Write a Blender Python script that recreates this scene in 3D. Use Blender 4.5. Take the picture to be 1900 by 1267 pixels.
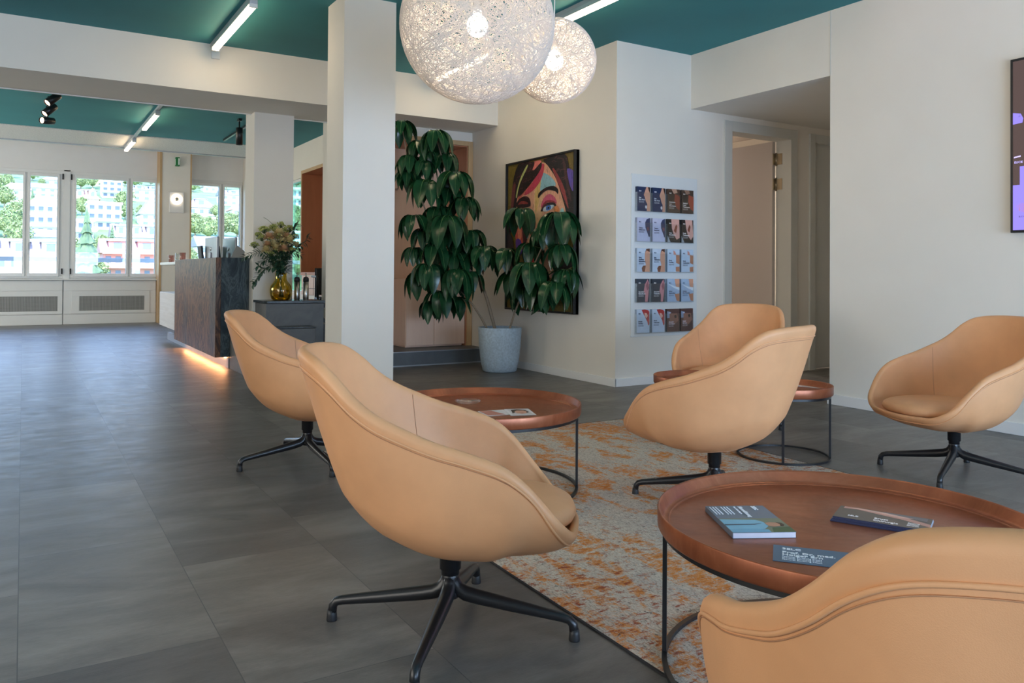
import bpy, bmesh, math, random
import numpy as np
from mathutils import Vector, Matrix
from math import sin, cos, pi, radians, sqrt, atan2

for o in list(bpy.data.objects):
    bpy.data.objects.remove(o)
SC = bpy.context.scene
COL = SC.collection
RND = random.Random(7)

# ------------------------------------------------------------------ camera
FPX, CX, CY = 1488.23, 950.0, 633.5 - 143.87
CAMH = 0.95
YAW, PIT, ROL = radians(31.371), radians(0.675), radians(0.406)
_F = Vector((sin(YAW), cos(YAW), 0)); _R = Vector((cos(YAW), -sin(YAW), 0)); _U = Vector((0, 0, 1))
F2 = _F * cos(PIT) + _U * sin(PIT); U2 = _U * cos(PIT) - _F * sin(PIT)
R3 = _R * cos(ROL) + U2 * sin(ROL); U3 = U2 * cos(ROL) - _R * sin(ROL)
CAMP = Vector((0, 0, CAMH))
cam_d = bpy.data.cameras.new('camera'); cam = bpy.data.objects.new('camera', cam_d); COL.objects.link(cam)
m = Matrix.Identity(4)
for i in range(3):
    m[i][0] = R3[i]; m[i][1] = U3[i]; m[i][2] = -F2[i]; m[i][3] = CAMP[i]
cam.matrix_world = m
cam_d.sensor_width = 36; cam_d.lens = 36 * FPX / 1900
cam_d.shift_y = -143.87 / 1900; cam_d.clip_start = 0.02; cam_d.clip_end = 2000
SC.camera = cam


def at(x, y, axis, val):
    """point of the place seen at photo pixel (x, y) on the plane axis = val"""
    d = F2 + R3 * ((x - CX) / FPX) - U3 * ((y - CY) / FPX)
    i = 'XYZ'.index(axis)
    return CAMP + d * ((val - CAMP[i]) / d[i])


# ------------------------------------------------------------------ light, world, exposure
SC.view_settings.view_transform = 'Standard'
SC.view_settings.look = 'None'
SC.view_settings.gamma = 1
SC.view_settings.use_curve_mapping = False
SC.view_settings.exposure = 1.08
SC.cycles.max_bounces = 10
SC.cycles.diffuse_bounces = 5
SC.cycles.transparent_max_bounces = 24
SC.cycles.sample_clamp_indirect = 6.0

w = bpy.data.worlds.new('sky'); SC.world = w; w.use_nodes = True
nt = w.node_tree; nt.nodes.clear()
_o = nt.nodes.new('ShaderNodeOutputWorld'); _b = nt.nodes.new('ShaderNodeBackground')
_tc = nt.nodes.new('ShaderNodeTexCoord'); _sx = nt.nodes.new('ShaderNodeSeparateXYZ')
_cr = nt.nodes.new('ShaderNodeValToRGB')
_cr.color_ramp.elements[0].position = 0.0; _cr.color_ramp.elements[0].color = (0.60, 0.77, 1.0, 1)
_cr.color_ramp.elements[1].position = 0.7; _cr.color_ramp.elements[1].color = (0.16, 0.40, 1.0, 1)
nt.links.new(_tc.outputs['Generated'], _sx.inputs[0]); nt.links.new(_sx.outputs['Z'], _cr.inputs[0])
nt.links.new(_cr.outputs[0], _b.inputs[0]); nt.links.new(_b.outputs[0], _o.inputs[0])
_b.inputs[1].default_value = 3.6


def lamp(name, kind, loc, energy, color=(1, 1, 1), direction=None, **kw):
    d = bpy.data.lights.new(name, kind); d.energy = energy; d.color = color
    for k, v in kw.items(): setattr(d, k, v)
    o = bpy.data.objects.new(name, d); COL.objects.link(o); o.location = loc
    if direction: o.rotation_euler = Vector(direction).to_track_quat('-Z', 'Y').to_euler()
    return o


lamp('sun', 'SUN', (0, -20, 30), 5.0, (1, .95, .86), (0.10, 0.72, -0.72), angle=radians(0.6))


def portal(name, loc, direction, sx, sy):
    o = lamp(name, 'AREA', loc, 1, direction=direction, shape='RECTANGLE', size=sx, size_y=sy)
    o.data.cycles.is_portal = True


portal('window_daylight', (0.7, 16.12, 1.75), (0, -1, 0), 5.9, 1.75)
# area lamps added on closed walls, standing in for daylight from unseen windows
lamp('daylight_behind', 'AREA', (2.2, -2.85, .9), 165, (0.50, 0.70, 1.0), (0, 1, -0.05), shape='RECTANGLE', size=5.0, size_y=1.5)
lamp('daylight_side', 'AREA', (-3.05, 3.0, 1.3), 70, (1.0, 0.93, 0.84), (1, 0.1, -0.1), shape='RECTANGLE', size=6.5, size_y=1.8)
lamp('daylight_side_far', 'AREA', (-3.05, 12.0, 1.5), 90, (1.0, 0.94, 0.86), (1, 0.0, -0.15), shape='RECTANGLE', size=6.0, size_y=1.8)


# ------------------------------------------------------------------ materials
def srgb(r, g, b):
    f = lambda c: (c / 255 / 12.92) if c / 255 <= .04045 else ((c / 255 + .055) / 1.055) ** 2.4
    return (f(r), f(g), f(b), 1)


class NT:
    def __init__(s, name):
        s.m = bpy.data.materials.new(name); s.m.use_nodes = True; s.t = s.m.node_tree
        s.t.nodes.clear(); s.out = s.n('ShaderNodeOutputMaterial')

    def n(s, kind, **kw):
        a = s.t.nodes.new(kind)
        for k, v in kw.items():
            if k in a.inputs: a.inputs[k].default_value = v
            else: setattr(a, k, v)
        return a

    def l(s, a, b): s.t.links.new(a, b)

    def coord(s, scale=(1, 1, 1), rot=(0, 0, 0), loc=(0, 0, 0), kind='Object'):
        tc = s.n('ShaderNodeTexCoord'); mp = s.n('ShaderNodeMapping')
        mp.inputs['Scale'].default_value = scale; mp.inputs['Rotation'].default_value = rot
        mp.inputs['Location'].default_value = loc
        s.l(tc.outputs[kind], mp.inputs[0]); return mp.outputs[0]

    def noise(s, vec, scale, detail=4, rough=.5, dist=0):
        a = s.n('ShaderNodeTexNoise'); a.inputs['Scale'].default_value = scale
        a.inputs['Detail'].default_value = detail; a.inputs['Roughness'].default_value = rough
        a.inputs['Distortion'].default_value = dist
        s.l(vec, a.inputs['Vector']); return a.outputs['Fac']

    def ramp(s, fac, stops, interp='LINEAR'):
        a = s.n('ShaderNodeValToRGB'); r = a.color_ramp; r.interpolation = interp
        while len(r.elements) < len(stops): r.elements.new(.5)
        for e, (p, c) in zip(r.elements, stops):
            e.position = p; e.color = c if len(c) == 4 else (*c, 1)
        s.l(fac, a.inputs[0]); return a.outputs[0]

    def mix(s, fac, a, b, blend='MIX'):
        x = s.n('ShaderNodeMix', data_type='RGBA', blend_type=blend)
        for sock, v in ((x.inputs[0], fac), (x.inputs[6], a), (x.inputs[7], b)):
            if isinstance(v, (int, float, tuple)): sock.default_value = v
            else: s.l(v, sock)
        return x.outputs[2]

    def bsdf(s, color, rough=.5, metal=0., bump=None, bstr=.1, bdist=.01, spec=.5, **kw):
        p = s.n('ShaderNodeBsdfPrincipled')
        for sock, v in ((p.inputs['Base Color'], color), (p.inputs['Roughness'], rough), (p.inputs['Metallic'], metal)):
            if isinstance(v, (int, float, tuple)): sock.default_value = v
            else: s.l(v, sock)
        p.inputs['Specular IOR Level'].default_value = spec
        for k, v in kw.items(): p.inputs[k.replace('_', ' ')].default_value = v
        if bump is not None:
            b = s.n('ShaderNodeBump'); b.inputs['Strength'].default_value = bstr; b.inputs['Distance'].default_value = bdist
            s.l(bump, b.inputs['Height']); s.l(b.outputs[0], p.inputs['Normal'])
        s.l(p.outputs[0], s.out.inputs[0]); return p


def simple(name, color, rough=.5, metal=0., var=0.06, nscale=6, bstr=0.03, spec=.5, **kw):
    """plain paint / plastic / metal with a slight procedural mottling"""
    t = NT(name); v = t.coord(); n = t.noise(v, nscale, 3)
    c = Vector(color[:3])
    col = t.ramp(n, [(.3, tuple(c * (1 - var)) + (1,)), (.7, tuple(min(1, x) for x in c * (1 + var)) + (1,))])
    t.bsdf(col, rough, metal, bump=n, bstr=bstr, bdist=.005, spec=spec, **kw); return t.m


def emit(name, color, strength):
    t = NT(name); e = t.n('ShaderNodeEmission'); e.inputs[0].default_value = (*color[:3], 1); e.inputs[1].default_value = strength
    t.l(e.outputs[0], t.out.inputs[0]); return t.m


def glass(name, tint=(1, 1, 1), gloss=.08, rough=0.0):
    t = NT(name); a = t.n('ShaderNodeBsdfTransparent'); a.inputs[0].default_value = (*tint, 1)
    g = t.n('ShaderNodeBsdfGlossy'); g.inputs[0].default_value = (1, 1, 1, 1); g.inputs['Roughness'].default_value = rough
    lw = t.n('ShaderNodeLayerWeight'); lw.inputs[0].default_value = .25
    mm = t.n('ShaderNodeMath', operation='MULTIPLY'); mm.inputs[1].default_value = .6
    ad = t.n('ShaderNodeMath', operation='ADD'); ad.inputs[1].default_value = gloss * .5
    t.l(lw.outputs['Fresnel'], mm.inputs[0]); t.l(mm.outputs[0], ad.inputs[0])
    x = t.n('ShaderNodeMixShader'); t.l(ad.outputs[0], x.inputs[0]); t.l(a.outputs[0], x.inputs[1]); t.l(g.outputs[0], x.inputs[2])
    t.l(x.outputs[0], t.out.inputs[0]); return t.m


M = {}
M['wall'] = simple('white_plaster', (.80, .755, .68), .85, var=.015, nscale=3, bstr=.05)
M['wallwhite'] = simple('white_paint', (.80, .79, .77), .6, var=.01)
M['ceil'] = simple('teal_ceiling_paint', (.032, .235, .265), .7, var=.08, nscale=1.2, bstr=.12)
M['frame'] = simple('white_window_lacquer', (.80, .80, .78), .35, var=.01)
M['doorpaint'] = simple('greige_door_lacquer', (.52, .46, .42), .45, var=.01)
M['jamb'] = simple('pale_grey_jamb_lacquer', (.60, .60, .56), .4, var=.01)
M['black'] = simple('black_powder_coat', (.012, .012, .013), .32, var=.1)
M['blackplastic'] = simple('black_plastic', (.014, .014, .015), .5)
M['steel'] = simple('brushed_steel', (.55, .53, .50), .28, 1.0)
M['brass'] = simple('aged_hinge_metal', (.42, .36, .27), .3, 1.0)
M['alu'] = simple('grey_aluminium', (.40, .42, .45), .4, .6)
M['railmetal'] = simple('light_track_metal', (.55, .57, .60), .4, .4)
M['pot'] = simple('grey_blue_pot', (.46, .54, .60), .55, var=.16, nscale=60, bstr=.1)
M['soil'] = simple('dark_soil', (.03, .02, .014), .9, var=.4, nscale=40, bstr=.6)
M['tube'] = emit('lit_tube', (1.0, .76, .48), 12)
M['bulb'] = emit('warm_bulb', (1.0, .80, .58), 36)
M['ledwarm'] = emit('warm_led_strip', (1.0, .42, .17), 26)
M['ring'] = emit('ring_lamp', (1.0, .84, .62), 1.7)
M['spotlit'] = emit('spot_lens', (1.0, .62, .36), 5)
M['pane'] = glass('clear_window_glass', (.97, .99, 1), .06)
M['greenpane'] = glass('green_tinted_glass', (.68, .92, .84), .1)
M['acrylic'] = glass('clear_acrylic', (.98, .99, .99), .04, .05)
M['frost'] = simple('frosted_acrylic', (.75, .77, .77), .25, var=.01)
M['amber'] = glass('amber_glass', (.90, .80, .30), .10)
M['pink_glass'] = glass('pale_pink_glass', (.90, .70, .66), .12)
M['fireproof'] = None


def mat_acoustic():
    t = NT('white_acoustic_plaster'); v = t.coord()
    a = t.noise(v, 120, 3, .6); b = t.n('ShaderNodeTexVoronoi'); b.inputs['Scale'].default_value = 55; t.l(v, b.inputs['Vector'])
    col = t.ramp(b.outputs['Distance'], [(.0, (.42, .42, .42)), (.35, (.72, .71, .69)), (1, (.78, .77, .75))])
    t.bsdf(col, .9, bump=a, bstr=.5, bdist=.01); return t.m


M['acoustic'] = mat_acoustic()


def mat_floor():
    t = NT('concrete_look_vinyl_tiles')
    # tiles .45 wide (x) by .92 long (y), joints offset from row to row
    v = t.coord(rot=(0, 0, radians(90)), loc=(0, 0, 0))
    br = t.n('ShaderNodeTexBrick'); br.offset = .37; br.offset_frequency = 2; br.squash = 1
    br.inputs['Scale'].default_value = 1; br.inputs['Mortar Size'].default_value = .0013; br.inputs['Mortar Smooth'].default_value = .1
    br.inputs['Brick Width'].default_value = .92; br.inputs['Row Height'].default_value = .45
    br.inputs['Color1'].default_value = (0, 0, 0, 1); br.inputs['Color2'].default_value = (1, 1, 1, 1); br.inputs['Mortar'].default_value = (.5, .5, .5, 1)
    br.inputs['Bias'].default_value = 0
    t.l(v, br.inputs['Vector'])
    vs = t.coord(scale=(.9, 2.6, 1))
    # shift the cloud pattern per tile
    mul = t.n('ShaderNodeVectorMath', operation='MULTIPLY_ADD'); mul.inputs[1].default_value = (9, 7, 5)
    t.l(br.outputs['Color'], mul.inputs[0]); t.l(vs, mul.inputs[2])
    n1 = t.noise(mul.outputs[0], 1.5, 6, .62, .6)
    n2 = t.noise(mul.outputs[0], 9, 5, .7)
    vf = t.coord(scale=(3, 22, 1)); n3 = t.noise(vf, 12, 4, .7)
    base = t.ramp(n1, [(.30, (.066, .062, .060)), (.5, (.150, .142, .134)), (.70, (.28, .266, .25))])
    c = t.mix(.35, base, t.ramp(n2, [(.3, (.055, .052, .050)), (.7, (.215, .200, .185))]))
    c = t.mix(.16, c, t.ramp(n3, [(.3, (.04, .04, .04)), (.7, (.24, .23, .22))]))
    tile = t.ramp(br.outputs['Color'], [(0, (.82, .82, .83)), (1, (1.16, 1.15, 1.12))])
    c = t.mix(1.0, c, tile, 'MULTIPLY')
    c = t.mix(t.ramp(br.outputs['Fac'], [(0, (0, 0, 0)), (1, (.75, .75, .75))]), c, (.06, .06, .065, 1))
    r = t.ramp(n2, [(.3, (.30, .30, .30)), (.75, (.46, .46, .46))])
    t.bsdf(c, r, bump=n3, bstr=.10, bdist=.002, spec=.24); return t.m


M['floor'] = mat_floor()


def mat_leather(name, c, k=1.0):
    t = NT(name); v = t.coord()
    n = t.noise(v, 5, 4, .6); g = t.n('ShaderNodeTexVoronoi'); g.inputs['Scale'].default_value = 700; t.l(v, g.inputs['Vector'])
    c = Vector(c)
    col = t.ramp(n, [(.25, tuple(c * .90)), (.75, tuple(c * 1.08))])
    n5 = t.noise(v, 260, 3, .6)
    ad = t.n('ShaderNodeMath', operation='ADD'); t.l(g.outputs['Distance'], ad.inputs[0]); t.l(n5, ad.inputs[1])
    t.bsdf(col, .46, bump=ad.outputs[0], bstr=.07, bdist=.002, spec=.4); return t.m


M['leather'] = mat_leather('tan_leather', (.70, .350, .165))
M['leather_seam'] = mat_leather('tan_leather_stitching', (.44, .22, .11))


def mat_wood(name, c1, c2, rough=.45, scale=(1, 1, .12), sc=9):
    t = NT(name); v = t.coord(scale=scale); n = t.noise(v, sc, 5, .6, 1.2)
    t.bsdf(t.ramp(n, [(.3, c1), (.7, c2)]), rough, bump=n, bstr=.05, bdist=.003); return t.m


M['peachwood'] = mat_wood('light_maple_veneer', (.76, .53, .41), (.82, .59, .46))
M['copperwood'] = mat_wood('copper_brown_veneer', (.44, .19, .10), (.52, .235, .125))
M['edgewood'] = mat_wood('oak_edge', (.52, .34, .17), (.60, .40, .21))
M['whitewood'] = mat_wood('whitewashed_boards', (.62, .60, .58), (.74, .73, .72), .5, (.3, .3, 9), 3)
M['trunk'] = mat_wood('grey_brown_bark', (.20, .14, .09), (.34, .26, .18), .8, (8, 8, 40), 4)


def mat_tray(k):
    t = NT('copper_toned_tray' if k == 1 else 'brown_tray_floor'); v = t.coord(scale=(1, 3, 1)); n = t.noise(v, 5, 6, .7, .5); n2 = t.noise(t.coord(), 60, 2)
    col = t.ramp(n, [(.25, (.23 * k, .062 * k ** .8, .026)), (.55, (.34 * k, .105 * k ** .8, .045)), (.8, (.45 * k, .16 * k ** .8, .078))])
    t.bsdf(col, t.ramp(n2, [(.3, (.31, .31, .31)), (.7, (.36, .36, .36))]), .45, bump=n2, bstr=.015, bdist=.001); return t.m


M['tray'] = mat_tray(1)
M['trayfloor'] = mat_tray(.98)


def mat_stone(warm):
    t = NT('brown_veined_stone' if warm else 'dark_veined_stone'); v = t.coord(scale=(1.2, 1.0, .35), rot=(.25, .2, 0))
    n = t.noise(v, 4.5, 8, .68, 2.2); n2 = t.noise(t.coord(scale=(1, 1, .4), loc=(3, 1, 7)), 1.4, 3, .5)
    dark = t.ramp(n, [(.30, (.004, .009, .012)), (.44, (.016, .028, .034)), (.52, (.075, .10, .105)), (.56, (.018, .03, .036)), (.64, (.05, .07, .075)), (.72, (.01, .018, .02))])
    brown = t.ramp(n, [(.28, (.012, .009, .008)), (.42, (.08, .036, .02)), (.50, (.27, .12, .052)), (.55, (.035, .018, .012)), (.63, (.18, .078, .038)), (.72, (.12, .09, .075))])
    f = t.ramp(n2, [(.26, (0, 0, 0)), (.42, (1, 1, 1))]) if warm else t.ramp(n2, [(.60, (0, 0, 0)), (.75, (.5, .5, .5))])
    t.bsdf(t.mix(f, dark, brown), .42, bump=n, bstr=.12, bdist=.004, spec=.3); return t.m


M['stone'] = mat_stone(True)
M['stonedark'] = mat_stone(False)
M['concrete'] = mat_wood('grey_concrete_panel', (.085, .092, .098), (.150, .152, .150), .45, (1, 1, 1), 3.5)
M['step'] = mat_wood('grey_step_vinyl', (.085, .095, .105), (.12, .13, .14), .45, (1, 1, 1), 4)
M['darktop'] = mat_wood('black_stone_top', (.010, .013, .015), (.06, .07, .075), .25, (1, 1, 1), 8)


def mat_rug():
    t = NT('distressed_woven_rug'); v = t.coord()
    warp = t.coord(scale=(1, 1, 1), rot=(0, 0, radians(35)))
    n1 = t.noise(v, 2.2, 6, .72, .8)
    n2 = t.noise(t.coord(scale=(2.2, 1, 1), rot=(0, 0, radians(-55)), loc=(4, 2, 0)), 2.6, 8, .78, .4)
    n3 = t.noise(t.coord(scale=(1, 2.5, 1), loc=(9, 3, 0)), 16, 8, .85)
    n4 = t.noise(t.coord(scale=(3, 1, 1), loc=(1, 5, 0)), 75, 4, .8)
    n5 = t.noise(t.coord(scale=(1, 5, 1), loc=(2, 8, 0)), 45, 4, .8)
    n6 = t.noise(t.coord(loc=(7, 7, 0)), .9, 3, .5)
    base = t.ramp(n4, [(.36, (.24, .215, .19)), (.47, (.52, .47, .40)), (.7, (.72, .66, .56))])
    base = t.mix(t.ramp(n1, [(.48, (0, 0, 0)), (.64, (.35, .35, .35))]), base, t.ramp(n4, [(.3, (.16, .17, .20)), (.7, (.42, .43, .46))]))
    orange = t.ramp(n5, [(.3, (.46, .13, .03)), (.7, (.78, .34, .08))])
    rust = t.ramp(n5, [(.3, (.20, .045, .025)), (.7, (.42, .12, .06))])
    # orange stripes
    sx = t.n('ShaderNodeMath', operation='MULTIPLY'); t.l(t.ramp(n2, [(.49, (0, 0, 0)), (.54, (1, 1, 1)), (.61, (1, 1, 1)), (.67, (0, 0, 0))]), sx.inputs[0])
    t.l(t.ramp(n3, [(.42, (0, 0, 0)), (.51, (1, 1, 1))]), sx.inputs[1])
    c = t.mix(sx.outputs[0], base, orange)
    s2 = t.n('ShaderNodeMath', operation='MULTIPLY'); t.l(t.ramp(n3, [(.54, (0, 0, 0)), (.58, (1, 1, 1))]), s2.inputs[0])
    t.l(t.ramp(n6, [(.45, (0, 0, 0)), (.60, (1, 1, 1))]), s2.inputs[1])
    c = t.mix(s2.outputs[0], c, rust)
    c = t.mix(t.ramp(t.noise(t.coord(loc=(5, 5, 2)), 40, 5, .8), [(.60, (0, 0, 0)), (.66, (.8, .8, .8))]), c, (.05, .045, .05, 1))
    t.bsdf(c, .95, bump=n4, bstr=.6, bdist=.004, spec=.1); return t.m


M['rug'] = mat_rug()
M['rugedge'] = simple('dark_rug_binding', (.02, .018, .02), .9)


def mat_leaf(name, c1, c2, rough=.30):
    t = NT(name); v = t.coord(); n = t.noise(v, 9, 3, .6)
    t.bsdf(t.ramp(n, [(.3, c1), (.7, c2)]), rough, bump=t.noise(v, 40, 2), bstr=.12, bdist=.004, spec=.5); return t.m


M['leaf'] = mat_leaf('glossy_dark_leaf', (.006, .034, .012), (.016, .075, .026), .24)
M['leafvein'] = mat_leaf('pale_leaf_vein', (.10, .20, .06), (.14, .26, .08), .4)
M['stemgreen'] = simple('green_stem', (.09, .13, .04), .6)
M['sprig'] = mat_leaf('eucalyptus_leaf', (.012, .05, .028), (.04, .10, .055), .45)
M['cream'] = mat_leaf('cream_petals', (.66, .52, .22), (.76, .66, .36), .7)
M['greenbloom'] = mat_leaf('green_yellow_umbels', (.28, .32, .07), (.46, .48, .16), .7)
M['peach'] = mat_leaf('peach_petals', (.62, .34, .16), (.72, .46, .26), .7)
def mat_strand():
    t = NT('white_lacquered_fibre'); a = t.n('ShaderNodeBsdfDiffuse'); a.inputs[0].default_value = (.86, .81, .76, 1)
    b = t.n('ShaderNodeBsdfTranslucent'); b.inputs[0].default_value = (.90, .84, .74, 1); x = t.n('ShaderNodeMixShader'); x.inputs[0].default_value = .30
    t.l(a.outputs[0], x.inputs[1]); t.l(b.outputs[0], x.inputs[2]); t.l(x.outputs[0], t.out.inputs[0]); return t.m


M['strand'] = mat_strand()

M['housewall'] = simple('sunlit_render', (.80, .79, .76), .8, var=.03, nscale=.4)
M['housewarm'] = simple('cream_render', (.78, .70, .58), .8, var=.03, nscale=.4)
M['housepink'] = simple('coral_facade', (.70, .34, .28), .8, var=.05, nscale=.4)
M['rooftile'] = simple('brown_roof_tiles', (.36, .25, .22), .8, var=.15, nscale=2)
M['roofred'] = simple('red_roof_tiles', (.50, .25, .19), .8, var=.15, nscale=2)
M['roofgrey'] = simple('grey_slate_roof', (.26, .25, .27), .8, var=.15, nscale=2)
M['housewin'] = simple('bluish_window_glass', (.16, .20, .27), .4, var=.1)
M['awning'] = simple('red_awning_cloth', (.62, .14, .12), .8)
M['treeleaf'] = mat_leaf('sunlit_tree_foliage', (.13, .19, .06), (.33, .38, .17), .9)
M['treedark'] = mat_leaf('dark_conifer_foliage', (.06, .11, .06), (.16, .22, .11), .9)
M['hill'] = simple('hillside_greenery', (.15, .20, .07), .95, var=.35, nscale=.15)


# ------------------------------------------------------------------ mesh helpers
class MB:
    def __init__(s): s.v = []; s.f = []; s.mi = []; s.mt = []; s.sm = []

    def slot(s, mat):
        if mat not in s.mt: s.mt.append(mat)
        return s.mt.index(mat)

    def add(s, vs, fs, mat=None, smooth=False):
        b = len(s.v); s.v += [tuple(p) for p in vs]
        k = s.slot(mat) if mat else 0
        for q in fs: s.f.append([b + i for i in q]); s.mi.append(k); s.sm.append(smooth)
        return s

    def box(s, x0, x1, y0, y1, z0, z1, mat=None, T=None):
        vs = [(x, y, z) for z in (z0, z1) for y in (y0, y1) for x in (x0, x1)]
        if T: vs = [T @ Vector(p) for p in vs]
        return s.add(vs, [(0, 2, 3, 1), (4, 5, 7, 6), (0, 1, 5, 4), (2, 6, 7, 3), (0, 4, 6, 2), (1, 3, 7, 5)], mat)

    def tube(s, pts, r, seg=10, mat=None, closed=False, caps=True):
        pts = [Vector(p) for p in pts]; n = len(pts)
        rr = r if isinstance(r, (list, tuple)) else [r] * n
        vs = []; up = None
        for i, p in enumerate(pts):
            a = pts[(i - 1) % n] if (closed or i) else p; c = pts[(i + 1) % n] if (closed or i < n - 1) else p
            t = (c - a); t = t.normalized() if t.length > 1e-9 else Vector((0, 0, 1))
            if up is None: up = Vector((0, 0, 1)) if abs(t.z) < .9 else Vector((1, 0, 0))
            x = (up - t * up.dot(t))
            if x.length < 1e-6: x = t.orthogonal()
            x.normalize(); up = x; y = t.cross(x)
            for k in range(seg):
                a2 = 2 * pi * k / seg; vs.append(p + (x * cos(a2) + y * sin(a2)) * rr[i])
        fs = []
        for i in range(n if closed else n - 1):
            j = (i + 1) % n
            for k in range(seg):
                l = (k + 1) % seg; fs.append((i * seg + k, i * seg + l, j * seg + l, j * seg + k))
        if caps and not closed:
            fs.append(tuple(reversed(range(seg)))); fs.append(tuple((n - 1) * seg + k for k in range(seg)))
        return s.add(vs, fs, mat, True)

    def lathe(s, prof, seg=32, mat=None, c=(0, 0, 0), smooth=True):
        vs = []; n = len(prof)
        for r, z in prof:
            for k in range(seg):
                a = 2 * pi * k / seg; vs.append((c[0] + max(r, 1e-5) * cos(a), c[1] + max(r, 1e-5) * sin(a), c[2] + z))
        fs = [(i * seg + k, i * seg + (k + 1) % seg, (i + 1) * seg + (k + 1) % seg, (i + 1) * seg + k) for i in range(n - 1) for k in range(seg)]
        return s.add(vs, fs, mat, smooth)

    def prism(s, poly, z0, z1, mat=None, T=None):
        n = len(poly); vs = [(x, y, z0) for x, y in poly] + [(x, y, z1) for x, y in poly]
        if T: vs = [T @ Vector(p) for p in vs]
        fs = [tuple(reversed(range(n))), tuple(range(n, 2 * n))] + [(i, (i + 1) % n, n + (i + 1) % n, n + i) for i in range(n)]
        return s.add(vs, fs, mat)

    def ball(s, c, r, mat=None, nu=12, nv=8, sq=(1, 1, 1), jit=0):
        vs = []; fs = []
        for i in range(nv + 1):
            th = pi * i / nv
            for k in range(nu):
                a = 2 * pi * k / nu; q = 1 + RND.uniform(-jit, jit)
                vs.append((c[0] + r * q * sq[0] * sin(th) * cos(a), c[1] + r * q * sq[1] * sin(th) * sin(a), c[2] + r * q * sq[2] * cos(th)))
        for i in range(nv):
            for k in range(nu):
                fs.append((i * nu + k, (i + 1) * nu + k, (i + 1) * nu + (k + 1) % nu, i * nu + (k + 1) % nu))
        return s.add(vs, fs, mat, True)

    def build(s, name, mat=None, parent=None, bevel=0, loc=None):
        me = bpy.data.meshes.new(name); me.from_pydata(s.v, [], s.f)
        mats = [M[x] if isinstance(x, str) else x for x in s.mt] or [M[mat] if isinstance(mat, str) else mat]
        for x in mats: me.materials.append(x)
        me.polygons.foreach_set('material_index', s.mi); me.polygons.foreach_set('use_smooth', s.sm)
        me.validate(); me.update()
        o = bpy.data.objects.new(name, me); COL.objects.link(o)
        if parent: o.parent = parent
        if loc: o.location = loc
        if bevel:
            b = o.modifiers.new('bevel', 'BEVEL'); b.width = bevel; b.segments = 2; b.limit_method = 'ANGLE'
        return o


def tag(o, label=None, cat=None, group=None, kind=None):
    if label: o['label'] = label
    if cat: o['category'] = cat
    if group: o['group'] = group
    if kind: o['kind'] = kind
    return o


def thing(name, label, cat, loc=(0, 0, 0), rz=0, group=None):
    o = bpy.data.objects.new(name, None); COL.objects.link(o); o.location = loc; o.rotation_euler = (0, 0, rz)
    o.empty_display_size = .1
    return tag(o, label, cat, group)


def struct(name, mb, mat, bevel=0):
    return tag(mb.build(name, mat, bevel=bevel), kind='structure')


def kids(o): return [c for c in bpy.data.objects if c.parent == o]


def dup(root, loc, rz, label, group=None):
    r = root.copy(); COL.objects.link(r); r.location = loc; r.rotation_euler = (0, 0, rz); r['label'] = label
    if group: r['group'] = group
    for ch in kids(root):
        c = ch.copy(); COL.objects.link(c); c.parent = r
        for g in kids(ch):
            d = g.copy(); COL.objects.link(d); d.parent = c
    return r


def text_geo(body, size, align='LEFT', ext=0.0004, bold=0.0):
    """vertices and faces of a line of lettering in the XY plane"""
    c = bpy.data.curves.new('lettering_curve', 'FONT'); c.body = body; c.size = size; c.extrude = ext; c.align_x = align
    c.offset = bold; c.resolution_u = 2
    o = bpy.data.objects.new('lettering_tmp', c); COL.objects.link(o)
    dg = bpy.context.evaluated_depsgraph_get(); me = bpy.data.meshes.new_from_object(o.evaluated_get(dg))
    vs = [v.co.copy() for v in me.vertices]; fs = [tuple(p.vertices) for p in me.polygons]
    bpy.data.objects.remove(o); bpy.data.meshes.remove(me); return vs, fs


def put_text(mb, body, size, x, y, z, mat, T=None, bold=0.0, align='LEFT', sx=1.0):
    vs, fs = text_geo(body, size, align, bold=bold)
    vs = [Vector((v.x * sx + x, v.y + y, v.z + z)) for v in vs]
    if T: vs = [T @ v for v in vs]
    mb.add(vs, fs, mat)


_flat = {}


def paint(r, g, b):
    k = (r, g, b, 'paint')
    if k not in _flat:
        t = NT('oil_paint_%02x%02x%02x' % (r, g, b)); c = Vector(srgb(r, g, b)[:3]); v = t.coord(scale=(1, 3.2, 1), rot=(.5, 0, 0))
        n = t.noise(v, 11, 6, .75, 1.5); n2 = t.noise(t.coord(scale=(1, 1, 3)), 7, 5, .7, 2.0)
        col = t.ramp(n, [(.30, tuple(c * .42)), (.46, tuple(c * .9)), (.60, tuple(c * 1.05)), (.72, tuple(min(1, x * 1.3 + .03) for x in c))])
        col = t.mix(t.ramp(n2, [(.56, (0, 0, 0)), (.62, (.55, .55, .55))]), col, (min(1, c.x * .6 + .16), c.y * .6 + .05, c.z * .6 + .05, 1))
        t.bsdf(col, .45, bump=n, bstr=.4, bdist=.004); _flat[k] = t.m
    return _flat[k]


def ink(r, g, b, rough=.45):
    k = (r, g, b, rough)
    if k not in _flat: _flat[k] = simple('print_%02x%02x%02x' % (r, g, b), srgb(r, g, b), rough, var=.04, nscale=30, bstr=.0)
    return _flat[k]


def patch(mb, poly, z, mat, T):
    """a thin flat patch of print or paint"""
    n = len(poly)
    mb.prism(poly, z - .0003, z, mat, T)


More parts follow.
